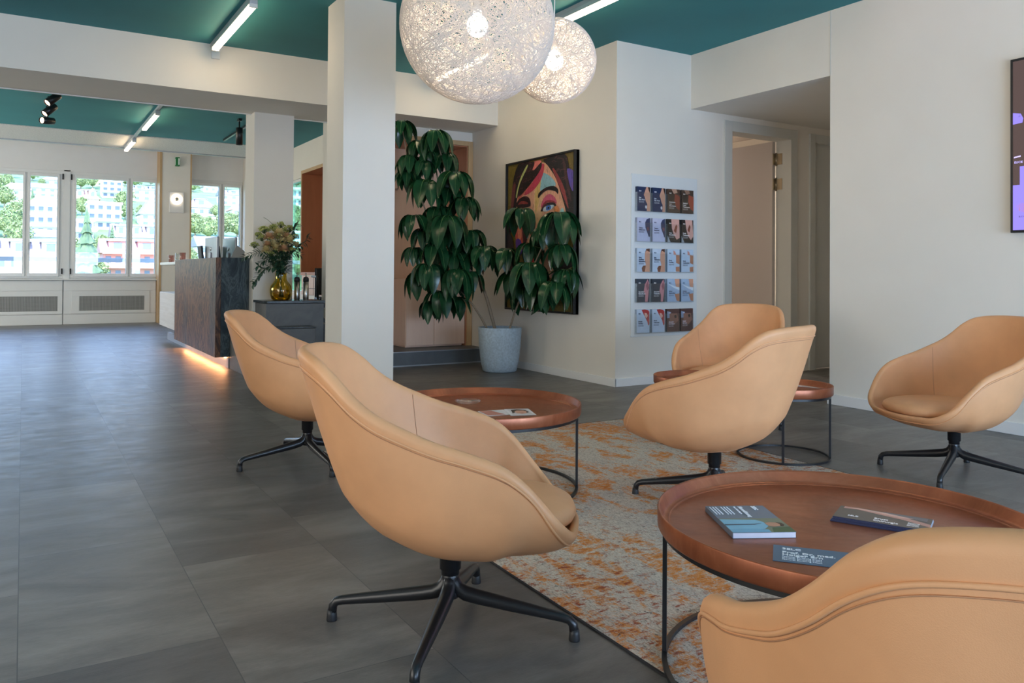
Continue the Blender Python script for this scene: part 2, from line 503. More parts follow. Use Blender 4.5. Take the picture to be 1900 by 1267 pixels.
# ------------------------------------------------------------------ the setting
XR, YB, XP, ZC = 5.12, 5.32, 4.269, 2.927
WY = 16.2
fl = MB(); fl.box(-3.2, 8.2, -3.0, 16.45, -.2, 0); struct('floor', fl, 'floor')
c = MB(); c.box(-3.2, 5.3, 3.515, 12.84, ZC, ZC + .25); c.box(-3.2, 5.3, -3.0, 2.25, ZC, ZC + .25)
struct('ceiling', c, 'ceil')
c = MB(); c.box(-3.2, 4.0, 12.84, 14.15, ZC - .012, ZC + .25); c.box(-3.2, 5.3, 2.25, 3.515, ZC - .012, ZC + .25)
c.box(XR, XR + .3, 2.25, 3.52, ZC - .012, ZC + .25)
struct('ceiling_acoustic_panel', c, 'acoustic')
c = MB(); c.box(-3.2, 4.0, 14.15, WY + .3, 3.42, 3.5); c.box(-3.2, 4.0, 14.06, 14.15, ZC + .25, 3.5); struct('ceiling_window_recess', c, 'wallwhite')
c = MB(); c.box(-3.2, 3.67, 14.15, 14.19, ZC - .03, ZC + .05); struct('trim_1', c, 'alu')
# beam across the room
c = MB(); c.box(-3.2, XP, 7.31, 8.13, 2.512, ZC); struct('trim_2', c, 'wall')
c = MB(); c.box(-3.2, 3.0, 8.13, 8.155, 2.505, 2.535); struct('trim_3', c, 'wallwhite')
# pillars
c = MB(); c.box(1.922, 2.315, 5.453, 5.81, 0, ZC); struct('wall_pillar_near', c, 'wall')
c = MB(); c.box(1.918, 2.304, 8.0, 8.36, 0, ZC); struct('wall_pillar_far', c, 'wall')
# right wall, alcove
c = MB(); c.box(XR, XR + .18, -3.0, 3.86, 0, ZC + .25); c.box(XR, XR + .18, 3.86, YB, 2.44, ZC + .25); struct('wall_right', c, 'wall')
c = MB(); c.box(XR - .003, XR, 3.855, 3.862, 2.44, ZC); struct('trim_4', c, 'jamb')
c = MB(); c.box(XR + .18, 7.8, 3.7, 3.86, 0, 2.6); c.box(7.6, 7.8, 3.86, YB, 0, 2.6); struct('wall_alcove', c, 'wall')
c = MB(); c.box(XR + .18, 7.8, 3.86, YB + .15, 2.44, 2.6); struct('ceiling_alcove', c, 'wall')
DX0, DX1, DZ = 5.618, 6.455, 2.30
c = MB(); c.box(XP, DX0, YB, YB + .16, 0, ZC + .25); c.box(DX0, DX1, YB, YB + .16, DZ, ZC + .25); c.box(DX1, 6.80, YB, YB + .16, 0, ZC + .25)
c.box(6.80, 7.6, YB, YB + .16, 2.30, ZC + .25)
struct('wall_brochures', c, 'wall')
c = MB(); c.box(XP, XP + .16, YB + .16, 8.5, 0, ZC + .25); struct('wall_picture', c, 'wall')
c = MB(); c.box(XP + .16, 7.8, 8.2, 8.36, 0, 2.9); c.box(7.64, 7.8, YB + .16, 8.2, 0, 2.9); struct('wall_side_room', c, 'wall')
c = MB(); c.box(XP + .16, 7.8, YB + .16, 8.36, 2.62, 2.75); struct('ceiling_side_room', c, 'doorpaint')
lamp('side_room_fill', 'AREA', (6.3, 7.4, 2.55), 22, (1, .86, .74), (0, 0, -1), shape='RECTANGLE', size=.6, size_y=.6)  # added unseen lamp that brightens the open door leaf and jamb
# nook
c = MB(); c.box(2.9, XP, 7.87, 8.46, 2.415, ZC); c.box(2.86, 4.0, 8.46, 8.6, 0, ZC + .25); c.box(2.80, 2.86, 7.87, 8.6, 0, ZC); c.box(2.86, 2.9, 7.87, 8.46, 0, 2.415)
struct('wall_nook', c, 'wall')
c = MB(); c.box(2.6, XP, 7.5, 8.46, 0, .147); struct('floor_step', c, 'step')
c = MB(); c.box(2.6, XP, 7.490, 7.5, 0, .012); c.box(2.6, XP, 7.492, 7.502, .141, .150); struct('trim_5', c, 'alu')
# back room right wall with side window opening and niche opening
X3 = 3.67
c = MB(); t = .16
c.box(X3, X3 + t, 8.6, 9.5, 0, ZC); c.box(X3, X3 + t, 9.5, 12.27, 2.51, ZC); c.box(X3, X3 + t, 9.5, 12.27, 0, .60)
c.box(X3, X3 + t, 12.27, 13.3, 2.41, ZC); c.box(X3, X3 + t, 12.27, 13.3, 0, .62); c.box(X3, X3 + t, 13.3, WY + .2, 0, 3.42)
struct('wall_back_right', c, 'wall')
# left and near walls
c = MB(); c.box(-3.3, -3.12, -3.0, WY + .2, 0, 3.42); struct('wall_left', c, 'wall')
c = MB(); c.box(-3.3, 8.2, -3.1, -2.92, 0, ZC + .25); struct('wall_near', c, 'wall')
c = MB(); c.box(5.3, 8.2, -3.0, 3.7, 0, .01); struct('floor_beyond', c, 'wall')
c = MB(); c.box(-3.5, 8.4, -3.3, WY - 2.1, 3.55, 3.7); struct('ceiling_roof_slab', c, 'wall')

# skirting boards
c = MB(); c.box(XR - .015, XR, -2.9, 3.86, 0, .075); c.box(XR - .015, XR + .17, 3.86, 3.872, 0, .075); struct('baseboard_right', c, 'wallwhite', .003)
c = MB(); c.box(XP - .012, DX0 - .085, YB - .013, YB, 0, .07); struct('baseboard_brochures', c, 'wallwhite', .003)
c = MB(); c.box(XP - .013, XP, YB - .013, 7.49, 0, .07); struct('baseboard_picture', c, 'wallwhite', .003)

# doors
c = MB()
for x0, x1, z0, z1 in ((DX0 - .085, DX0 + .012, 0, DZ + .085), (DX1 - .012, DX1 + .085, 0, DZ + .085), (DX0 + .012, DX1 - .012, DZ - .012, DZ + .085)):
    c.box(x0, x1, YB - .018, YB + .17, z0, z1)
d1 = struct('door_1', c, 'jamb', .003)
lf = MB(); lf.box(6.398, 6.440, YB + .175, YB + 1.0, .012, DZ - .012); lf = lf.build('door_leaf', 'doorpaint', d1, .003)
for z in (2.11, 1.86, 0.3):
    h = MB(); h.box(6.436, 6.4425, YB + .09, YB + .150, z - .055, z + .055)
    h.tube([(6.436, YB + .160, z - .065), (6.436, YB + .160, z + .065)], .010, 10)
    h.box(6.398, 6.438, YB + .168, YB + .176, z - .055, z + .055)
    h.build('hinge', 'brass', d1)
c = MB()
for x0, x1, z0, z1 in ((6.73, 6.81, 0, 2.375), (7.5, 7.57, 0, 2.375), (6.81, 7.5, 2.29, 2.375)):
    c.box(x0, x1, YB - .018, YB + .12, z0, z1)
d2 = struct('door_2', c, 'jamb', .003)
lf = MB(); lf.box(6.81, 7.49, YB + .02, YB + .06, .012, 2.29); lf.build('door_leaf', 'jamb', d2)

# ---- far window wall
GZ0, GZ1 = .897, 2.59
c = MB(); c.box(-3.2, X3, WY, WY + .2, 0, .80); c.box(-3.2, X3, WY, WY + .2, 2.70, 3.42)
c.box(-3.2, -2.55, WY, WY + .2, .8, 2.7); c.box(2.14, 2.66, WY, WY + .2, .8, 2.7)
struct('wall_far', c, 'wallwhite')
# wood-edged column between the windows
c = MB(); c.box(2.155, 2.64, 15.85, WY, 0, 3.42); struct('wall_column', c, 'wall')
c = MB(); c.box(2.115, 2.155, 15.84, WY, 0, 3.42); c.box(2.64, 2.665, 15.84, WY, 0, 3.42); struct('trim_6', c, 'edgewood')


def window(n, x0, x1, panes, hinge_x=()):
    y0, y1 = WY + .02, WY + .10
    f = MB(); f.box(x0, x1, y0, y1, .80, GZ0 - .04); f.box(x0, x1, y0, y1, GZ1 + .05, 2.72)
    xs = sorted([x0] + [v for p in panes for v in p] + [x1])
    for a, b in zip(xs[::2], xs[1::2]): f.box(a, b, y0, y1, GZ0 - .04, GZ1 + .05)
    w = struct('window_%d' % n, f, 'frame', .004)
    for a, b in panes:
        s = MB(); e = .035
        s.box(a - e, a, y0 - .03, y1 - .02, GZ0 - .06, GZ1 + .05); s.box(b, b + e, y0 - .03, y1 - .02, GZ0 - .06, GZ1 + .05)
        s.box(a, b, y0 - .03, y1 - .02, GZ0 - .06, GZ0); s.box(a, b, y0 - .03, y1 - .02, GZ1, GZ1 + .05)
        s = s.build('window_sash', 'frame', w, .003)
        g = MB(); g.box(a - .005, b + .005, y0 + .01, y0 + .016, GZ0 - .005, GZ1 + .005); g.build('pane', 'pane', s)
    # handle at the meeting stile
    if len(panes) > 1:
        hx = (panes[0][1] + panes[1][0]) / 2; h = MB()
        h.box(hx + .012, hx + .036, y0 - .045, y0 - .03, 1.30, 1.42); h.box(hx + .014, hx + .034, y0 - .075, y0 - .055, 1.22, 1.40); h.box(hx + .018, hx + .030, y0 - .06, y0 - .04, 1.37, 1.40)
        h.build('handle', 'frame', w, .002)
    for hx in hinge_x:
        for z in (.93, 2.60):
            h = MB(); h.tube([(hx, y0 - .04, z - .05), (hx, y0 - .04, z + .05)], .012, 8); h.build('hinge', 'blackplastic', w)
    return w


window(1, -.95, .60, [(-.84, -.015), (.096, .50)], (.585,))
window(2, .70, 2.14, [(.795, 1.609), (1.708, 2.09)], (.72,))
window(3, 2.66, 3.67, [(2.72, 3.228), (3.328, 3.62)])
window(4, -2.55, -1.05, [(-2.45, -1.65), (-1.55, -1.15)])
c = MB(); c.box(-1.05, -.95, WY, WY + .12, .8, 2.72); c.box(.60, .70, WY, WY + .12, .8, 2.72); struct('trim_7', c, 'frame')
# sill and radiator covers
c = MB(); c.box(-3.1, X3, 16.06, WY + .03, .775, .80); struct('trim_8', c, 'frame', .003)


def mat_grille():
    t = NT('perforated_grille'); v = t.coord()
    a = t.n('ShaderNodeTexWave', wave_type='BANDS', bands_direction='X'); a.inputs['Scale'].default_value = 14; t.l(v, a.inputs['Vector'])
    b = t.n('ShaderNodeTexWave', wave_type='BANDS', bands_direction='Z'); b.inputs['Scale'].default_value = 20; t.l(v, b.inputs['Vector'])
    mm = t.n('ShaderNodeMath', operation='MULTIPLY'); t.l(a.outputs['Fac'], mm.inputs[0]); t.l(b.outputs['Fac'], mm.inputs[1])
    t.bsdf(t.ramp(mm.outputs[0], [(.15, (.36, .36, .34)), (.5, (.10, .10, .10))]), .5, .2); return t.m


M['grille'] = mat_grille()
cov_labels = {0: 'long white radiator cover with grille under the leftmost window', 1: 'white radiator cover with grille below the window beside the reception desk',
              2: 'white radiator cover mostly hidden behind the reception desk', 3: 'white radiator cover at the far left end of the window wall'}
for k, (x0, x1, g0, g1) in enumerate(((-.95, .60, -.70, .526), (.612, 2.108, .858, 1.914), (2.672, 3.655, 2.8, 3.5), (-2.6, -.962, -2.4, -1.2))):
    t_ = thing('radiator_cover', cov_labels[k], 'radiator cover', ((x0 + x1) / 2, 16.12, 0), 0, 'radiator covers under the windows')
    cx = (x0 + x1) / 2
    b = MB(); b.box(x0 - cx, x1 - cx, 0, .075, 0, .175); b.box(x0 - cx, x1 - cx, .004, .075, .178, .772)
    b.build('casing', 'frame', t_, .002)
    p = MB(); p.box(x0 - cx + .004, x1 - cx - .004, -.006, .004, .59, .770); p.build('top_panel', 'frame', t_, .002)
    p = MB(); e = .10 if k == 1 else .02
    p.box(max(g0 - .12, x0 + .004) - cx, min(g1 + .09, x1 - .004) - cx, -.006, .004, .182, .234); p.box(max(g0 - .12, x0 + .004) - cx, min(g1 + .09, x1 - .004) - cx, -.006, .004, .494, .586)
    p.box(max(g0 - .12, x0 + .004) - cx, g0 - cx, -.006, .004, .234, .494); p.box(g1 - cx, min(g1 + .09, x1 - .004) - cx, -.006, .004, .234, .494)
    p.build('front_panel', 'frame', t_, .002)
    p = MB(); p.box(g0 - cx, g1 - cx, -.002, .002, .234, .494); p.build('grille', 'grille', t_)

# side window in the back right wall
f = MB()
for y0, y1, z0, z1 in ((12.27, 12.31, .62, 2.41), (13.26, 13.3, .62, 2.41), (12.31, 13.26, 2.37, 2.41), (12.31, 13.26, .62, .66)): f.box(X3 + .02, X3 + .08, y0, y1, z0, z1)
w5 = struct('window_5', f, 'frame', .003)
g = MB(); g.box(X3 + .04, X3 + .05, 12.31, 13.26, .66, 2.37); g.build('pane', 'greenpane', w5)

# ------------------------------------------------------------------ chairs
RIM = [(.335, 0, .288), (.320, .12, .290), (.303, .20, .298), (.275, .258, .328), (.240, .29, .368), (.185, .312, .440), (.124, .32, .489),
       (.037, .32, .522), (-.04, .315, .545), (-.115, .304, .574), (-.18, .291, .603), (-.235, .274, .640), (-.285, .250, .686), (-.325, .217, .716), (-.358, .165, .730), (-.388, .09, .736), (-.40, 0, .737)]


def catmull(P, n, closed=True):
    P = [np.array(p, float) for p in P]; N = len(P); out = []
    for i in range(N if closed else N - 1):
        if closed: a, b, c_, d = P[i - 1], P[i], P[(i + 1) % N], P[(i + 2) % N]
        else: a, b, c_, d = P[max(i - 1, 0)], P[i], P[i + 1], P[min(i + 2, N - 1)]
        for k in range(n):
            t = k / n
            out.append(.5 * ((2 * b) + (-a + c_) * t + (2 * a - 5 * b + 4 * c_ - d) * t * t + (-a + 3 * b - 3 * c_ + d) * t ** 3))
    if not closed: out.append(P[-1])
    return np.array(out)


def chair_shell():
    full = RIM + [(u, -v, z) for u, v, z in RIM[-2:0:-1]]
    rc = catmull(full, 5)                       # closed rim curve
    N = len(rc)
    back = catmull([(0, 0), (.012, .14), (.035, .284), (.143, .534), (.287, .696), (.397, .765), (.643, .87), (.85, .945), (1, 1)], 4, False)
    side = catmull([(0, 0), (.008, .18), (.03, .36), (.12, .62), (.28, .83), (.48, .935), (.70, .98), (.87, .995), (1, 1)], 4, False)
    front = catmull([(0, 0), (.025, .14), (.07, .27), (.22, .50), (.46, .73), (.66, .86), (.80, .93), (.91, .975), (1, 1)], 4, False)
    S = len(back); zb = .218
    O = np.zeros((N, S, 3)); ctr = np.array([.02, 0])
    for i, p in enumerate(rc):
        wb = min(1, max(0, (-p[0] + .02) / .32)); wb = wb * wb * (3 - 2 * wb)
        wf = min(1, max(0, (p[0] - .13) / .15)); wf = wf * wf * (3 - 2 * wf) * .85
        for j in range(S):
            g = back[j, 0] * wb + (side[j, 0] * (1 - wf) + front[j, 0] * wf) * (1 - wb); h = back[j, 1] * wb + (side[j, 1] * (1 - wf) + front[j, 1] * wf) * (1 - wb)
            O[i, j, :2] = ctr + (p[:2] - ctr) * h; O[i, j, 2] = zb + (p[2] - zb) * g
    dphi = np.roll(O, -1, 0) - np.roll(O, 1, 0); ds = np.gradient(O, axis=1)
    n = np.cross(dphi, ds); L = np.linalg.norm(n, axis=2, keepdims=True); n = n / np.maximum(L, 1e-9)
    n[:, :2] = (0, 0, 1); n[:, 0] = (0, 0, 1)
    test = n[N // 2, S - 3]                     # rear rim: inward is +u
    if test[0] < 0: n[:, 2:] *= -1
    thick = .014 + .018 * np.clip((O[:, :, 2:3] - .235) / .14, 0, 1)
    I = O + n * thick
    # keep the inner floor level
    return rc, O, I, n


def make_chair(label):
    t = thing('lounge_chair', label, 'chair', (0, 0, 0), 0, 'tan leather lounge chairs')
    rc, O, I, n = chair_shell(); N, S, _ = O.shape
    vs = [tuple(p) for i in range(N) for p in O[i]]
    fs = []
    for i in range(N):
        j = (i + 1) % N
        for k in range(1, S - 1): fs.append((i * S + k, i * S + k + 1, j * S + k + 1, j * S + k))
    c0 = len(vs); vs.append(tuple(O[0, 0]))
    for i in range(N): fs.append((c0, i * S + 1, ((i + 1) % N) * S + 1))
    # rolled rim
    base = len(vs); K = 5
    for i in range(N):
        t1 = O[i, -1] - O[i, -3]; t1 = t1 / np.linalg.norm(t1)
        mid = (O[i, -1] + I[i, -1]) / 2; h = (O[i, -1] - I[i, -1]) / 2
        for a in range(1, K):
            an = pi * a / K; vs.append(tuple(mid + h * cos(an) + t1 * .016 * sin(an)))
    inb = len(vs)
    for i in range(N):
        for k in range(S): vs.append(tuple(I[i, k]))
    for i in range(N):
        j = (i + 1) % N
        ring_i = [i * S + S - 1] + [base + i * (K - 1) + a for a in range(K - 1)] + [inb + i * S + S - 1]
        ring_j = [j * S + S - 1] + [base + j * (K - 1) + a for a in range(K - 1)] + [inb + j * S + S - 1]
        for a in range(K): fs.append((ring_i[a], ring_i[a + 1], ring_j[a + 1], ring_j[a]))
        for k in range(1, S - 1): fs.append((inb + i * S + k + 1, inb + i * S + k, inb + j * S + k, inb + j * S + k + 1))
    c1 = len(vs); vs.append(tuple(I[0, 0]))
    for i in range(N): fs.append((c1, inb + ((i + 1) % N) * S + 1, inb + i * S + 1))
    sh = MB(); sh.add(vs, fs, None, True); sh = sh.build('seat_shell', 'leather', t)
    # piping that follows the rim on the outside
    def pipe_at(i, back):
        u, v, _z = rc[i]; fr = min(1, max(0, (u - .20) / .11)); fr = fr * fr * (3 - 2 * fr)
        q = (S - 2.55) - back - 4.2 * fr; k = int(q); f = q - k
        return O[i, k] * (1 - f) + O[i, k + 1] * f - n[i, k] * .0006
    for s, r in ((S - 3, .0032),):
        p = MB(); p.tube([pipe_at(i, 0) for i in range(N)], r, 6, closed=True)
        p.build('piping', 'leather', sh)
        p = MB(); p.tube([pipe_at(i, .55) for i in range(N)], .0009, 5, closed=True)
        p.build('seam', 'leather_seam', sh)
    # low seam around the underside
    p = MB(); k = 8; p.tube([O[i, k] for i in range(N) if abs(rc[i][0]) < 2], .0014, 5, closed=True); p.build('seam', 'leather_seam', sh)
    # inner side seams between arm and back
    for sgn in (1, -1):
        i = min(range(N), key=lambda q: abs(rc[q][0] + .13) + (10 if rc[q][1] * sgn < 0 else 0))
        p = MB(); p.tube([I[i, k] + n[i, k] * .0003 for k in range(9, S)], .0010, 5); p.build('seam', 'leather_seam', sh)
    # seat cushion
    cu = MB(); nu, nv = 48, 10; vs = []; fs = []
    for j in range(nv + 1):
        th = -pi / 2 + pi * j / nv
        for k in range(nu):
            a = 2 * pi * k / nu
            ex = abs(cos(a)) ** .82 * (1 if cos(a) > 0 else -1); ey = abs(sin(a)) ** .82 * (1 if sin(a) > 0 else -1)
            rr = abs(cos(th)) ** .45
            u = .055 + (.278 if ex > 0 else .212) * ex * rr; v = .222 * ey * rr
            z = .325 + .040 * (abs(sin(th)) ** .8) * (1 if th > 0 else -1) + .012 * (u - .05)
            vs.append((u, v, z))
    for j in range(nv):
        for k in range(nu): fs.append((j * nu + k, j * nu + (k + 1) % nu, (j + 1) * nu + (k + 1) % nu, (j + 1) * nu + k))
    fs.append(tuple(range(nv * nu, (nv + 1) * nu))); fs.append(tuple(reversed(range(nu))))
    cu.add(vs, fs, None, True); cu.build('cushion', 'leather', t)
    # black base
    b = MB(); b.lathe([(.001, .226), (.036, .226), (.036, .223), (.0285, .221), (.0285, .165), (.024, .163), (.024, .150), (.001, .150)], 28)
    b.build('column', 'black', t)
    b = MB(); b.lathe([(.001, .165), (.0235, .165), (.0225, .14), (.024, .115), (.027, .100), (.022, .088), (.001, .086)], 28)
    b.build('hub', 'black', t)
    for k in range(4):
        a = k * pi / 2; d = Vector((cos(a), sin(a), 0))
        P = [d * .006 + Vector((0, 0, .150)), d * .012 + Vector((0, 0, .128)), d * .022 + Vector((0, 0, .112)), d * .042 + Vector((0, 0, .101)), d * .075 + Vector((0, 0, .094)),
             d * .16 + Vector((0, 0, .080)), d * .25 + Vector((0, 0, .066)), d * .300 + Vector((0, 0, .058)), d * .318 + Vector((0, 0, .053)), d * .328 + Vector((0, 0, .042)), d * .331 + Vector((0, 0, .020))]
        l = MB(); l.tube(P, [.014, .0170, .0190, .0200, .0195, .0172, .0142, .0126, .0122, .0120, .0124], 14)
        lo = l.build('leg', 'black', t)
        ft = MB(); ft.lathe([(.001, .030), (.0124, .030), (.0135, .018), (.0148, .003), (.0140, 0), (.001, 0)], 16, c=(d.x * .3315, d.y * .3315, 0))
        ft.build('foot', 'blackplastic', lo)
    return t


chair = make_chair('tan leather lounge chair in the foreground centre, side-on at the rug edge')


def spin_base(root, ang):
    """turn the star base of a chair against its swivelling seat"""
    for o in kids(root):
        if o.name.startswith(('leg', 'hub', 'column')): o.rotation_euler = (0, 0, ang)


def place_chair(first, x, y, face, base, label):
    r = chair if first else dup(chair, (0, 0, 0), 0, label)
    r.location = (x, y, 0); r.rotation_euler = (0, 0, radians(face)); spin_base(r, radians(base - face)); return r


place_chair(True, .982, 1.915, -28, 49, '')
place_chair(False, 1.222, 3.955, -28, 3, 'tan leather lounge chair standing behind the centre one, nearest the reception desk')
place_chair(False, 2.47, 2.42, 106, 128, 'tan leather lounge chair seen from outside, behind the big foreground table')
place_chair(False, 3.87, 3.66, 202, 20, 'tan leather lounge chair facing the viewer, in front of the brochure wall')
place_chair(False, 3.82, 2.184, 163, 20, 'tan leather lounge chair at the right, in front of the bare white wall')
place_chair(False, .993, .528, 53, 20, 'tan leather lounge chair cropped at the bottom right corner, seen from behind its back')


# ------------------------------------------------------------------ tray tables
def tray_table(name, label, x, y, R, z, ang, group):
    t = thing(name, label, 'table', (x, y, .005), ang, group); z -= .005
    b = MB()
    b.lathe([(.001, z - .048), (R - .010, z - .048), (R - .003, z - .046), (R - .0005, z - .041), (R, z - .003), (R - .0012, z), (R - .0036, z - .0004), (R - .006, z - .004),
             (R - .014, z - .026), (R - .019, z - .031), (R - .028, z - .032)], 96, 'tray')
    b.lathe([(R - .028, z - .032), (R - .031, z - .0345), (R - .034, z - .034), (.001, z - .034)], 96, 'trayfloor')
    b.build('tray', None, t)
    f = MB(); r2 = R - .012; q = .006
    prof = [(r2 - .012, z - .060), (r2, z - .060), (r2, z - .048), (r2 - .012, z - .048), (r2 - .012, z - .060)]
    f.lathe(prof, 96, smooth=False); f.build('top_ring', 'black', t)
    f = MB(); f.lathe([(r2 - .013, 0), (r2, 0), (r2, .010), (r2 - .013, .010), (r2 - .013, 0)], 96, smooth=False); f.build('floor_ring', 'black', t)
    for k in range(4):
        a = k * pi / 2; T = Matrix.Rotation(a, 4, 'Z')
        l = MB(); l.box(r2 - .012, r2 - .001, -.0065, .0065, .010, z - .060, T=T); l.build('leg', 'black', t, .001)
    return t


RUGZ = .010
tray_table('coffee_table', 'large copper-coloured round tray table in the foreground with a magazine and leaflets on it', 1.672, 1.214, .44, .382, radians(135), 'large round tray tables')
tray_table('coffee_table', 'large copper-coloured round tray table behind the centre chair, a photo card on it', 1.746, 3.112, .44, .382, radians(-33), 'large round tray tables')
tray_table('side_table', 'small round tray table with a thin black frame, close to the bare white wall', 3.42, 2.862, .248, .382, radians(-50), 'small round tray tables')
tray_table('side_table', 'small round tray table in front of the chair that stands by the brochure wall', 3.29, 3.35, .252, .378, radians(-45), 'small round tray tables')

# rug (its long side runs into the room)
t_ = thing('rug', 'large distressed beige, grey and orange rug under the chairs and tables', 'rug', (2.36, 2.62, 0), radians(-1.2))
b = MB(); b.box(-1.025, 1.025, -1.50, 1.50, .001, .005); b.build('pile', 'rug', t_)
b = MB()
for x0, x1, y0, y1 in ((-1.032, -1.025, -1.507, 1.507), (1.025, 1.032, -1.507, 1.507), (-1.025, 1.025, -1.507, -1.5), (-1.025, 1.025, 1.5, 1.507)): b.box(x0, x1, y0, y1, .001, .0047)
b.build('binding', 'rugedge', t_)


# ------------------------------------------------------------------ things on the tables
def frame_from(P0, P1, P3):
    """matrix with origin P0, x towards P1, y towards P3 (kept square), z up"""
    x = (P1 - P0); x.z = 0; x.normalize(); z = Vector((0, 0, 1)); y = z.cross(x)
    if y.dot(P3 - P0) < 0: y = -y; z = -z
    Mx = Matrix.Identity(4)
    for i in range(3): Mx[i][0] = x[i]; Mx[i][1] = y[i]; Mx[i][2] = (0, 0, 1)[i]; Mx[i][3] = P0[i]
    return Mx


TZ = .3485
# the magazine: long side from (1309,939) to (1368,987); cover reads along the long side
A_ = at(1309, 939, 'Z', TZ + .013); B_ = at(1368, 989, 'Z', TZ + .013); D_ = at(1410, 938, 'Z', TZ + .013); C_ = at(1477, 985, 'Z', TZ + .013)
t_ = thing('magazine', 'thick magazine with a light blue shirt on its cover, on the foreground table', 'magazine', (A_.x, A_.y, TZ))
ex = (D_ - A_); ex.z = 0; W_ = ex.length; ex.normalize(); ey = Vector((0, 0, 1)).cross(ex)
if ey.dot(B_ - A_) < 0: ey = -ey
H_ = .21; W_ = .148
T = Matrix(((ex.x, ey.x, 0, 0), (ex.y, ey.y, 0, 0), (0, 0, 1, 0), (0, 0, 0, 1)))
b = MB(); b.box(.001, W_ - .001, .001, H_ - .001, .0005, .0125, T=T); b.build('pages', ink(215, 214, 226), t_)
b = MB(); bg = ink(112, 124, 140)
b.box(0, W_, 0, H_, .0125, .0132, bg, T); b.box(0, W_, 0, H_, 0, .0005, bg, T); b.box(-.0006, 0, 0, H_, 0, .0132, bg, T)
patch(b, [(0, .105), (W_, .105), (W_, .21), (0, .21)], .0136, ink(122, 130, 110), T)
patch(b, [(0, .112), (.085, .118), (.098, .135), (.10, .165), (.085, .185), (0, .2)], .0139, ink(128, 186, 214), T)
patch(b, [(0, .150), (.07, .150), (.09, .146), (.07, .156), (0, .158)], .0142, ink(38, 62, 84), T)
patch(b, [(0, .185), (.06, .185), (.09, .192), (.09, .21), (0, .21)], .0142, ink(110, 172, 205), T)
patch(b, [(.098, .145), (.112, .140), (.128, .144), (.132, .156), (.128, .168), (.112, .172), (.100, .166)], .0145, ink(190, 140, 116), T)
patch(b, [(.126, .142), (.138, .146), (.140, .160), (.134, .170), (.128, .166), (.131, .154)], .0148, ink(70, 52, 40), T)
patch(b, [(.104, .178), (W_, .172), (W_, .21), (.095, .21)], .0139, ink(70, 98, 66), T)
b.build('cover', None, t_)
# lettering runs down the cover
l = MB(); wht = ink(232, 236, 244)
def side_text(body, size, u, v, bold=0):
    vs, fs = text_geo(body, size, bold=bold)
    l.add([T @ Vector((u + p.y, v + p.x, .0152 + p.z)) for p in vs], fs, wht)
side_text('3ELC', .014, .112, .012, .0006)
side_text('Haarentfernung', .0135, .078, .014, .0006)
side_text('Laser Behandlungen', .0075, .066, .014)
for k in range(6): side_text('schonend und dauerhaft fur Sie', .005, .048 - k * .0075 - (.006 if k > 2 else 0), .014)
l.build('lettering', None, t_)

# stack of leaflets
A_ = at(1540, 957, 'Z', TZ + .012); B_ = at(1703, 983, 'Z', TZ + .012); D_ = at(1562, 931, 'Z', TZ + .012)
ex = (B_ - A_); ex.z = 0; ex.normalize(); ey = Vector((0, 0, 1)).cross(ex)
W_, H_ = .21, .105
for k in range(5):
    off = ((.0, .0), (.002, -.001), (.004, .001), (.007, .0), (.006, .002))[k]
    t_ = thing('leaflet', ['dark blue edged leaflet at the bottom of the pile on the foreground table', 'second leaflet from the bottom of the pile on the foreground table',
                           'middle leaflet in the pile on the foreground table', 'leaflet just under the topmost in the pile on the foreground table',
                           'topmost leaflet of the pile, brown with pink skin, on the foreground table'][k], 'leaflet',
               (A_.x + ex.x * off[0] + ey.x * off[1], A_.y + ex.y * off[0] + ey.y * off[1], TZ + k * .0026), 0, 'leaflets stacked on the big table')
    T = Matrix(((ex.x, ey.x, 0, 0), (ex.y, ey.y, 0, 0), (0, 0, 1, 0), (0, 0, 0, 1)))
    b = MB(); b.box(0, W_, 0, H_, 0, .0022, ink(28, 38, 72), T); b.box(W_, W_ + .0006, 0, H_, 0, .0022, ink(205, 214, 232), T)
    top = k == 4
    b.box(0, W_, 0, H_, .0022, .0024, ink(108, 94, 84) if top else ink(70, 80, 110), T)
    if top:
        patch(b, [(.01, .088), (.04, .092), (.10, .074), (.15, .060), (.21, .030), (.21, .052), (.15, .082), (.10, .098), (.04, .104), (.01, .104)], .0027, ink(205, 150, 135), T)
        patch(b, [(.03, .096), (.09, .088), (.14, .074), (.17, .080), (.10, .098), (.04, .104)], .0030, ink(222, 176, 160), T)
        patch(b, [(.10, .086), (.17, .080), (.2, .07), (.2, .10), (.1, .104)], .0029, ink(120, 110, 112), T)
    b.build('sheet', None, t_)
    if top:
        l = MB()
        for body, size, x, y in (('3ELC', .011, .030, .022), ('Brust', .0145, .088, .030), ('Chirurgie', .0145, .088, .012), ('Beratung', .007, .162, .036), ('Termine', .007, .162, .026), ('Zentrum', .007, .162, .016)):
            put_text(l, body, size, x, y, .0032, ink(236, 226, 224), T, bold=.0002)
        l.build('lettering', None, t_)

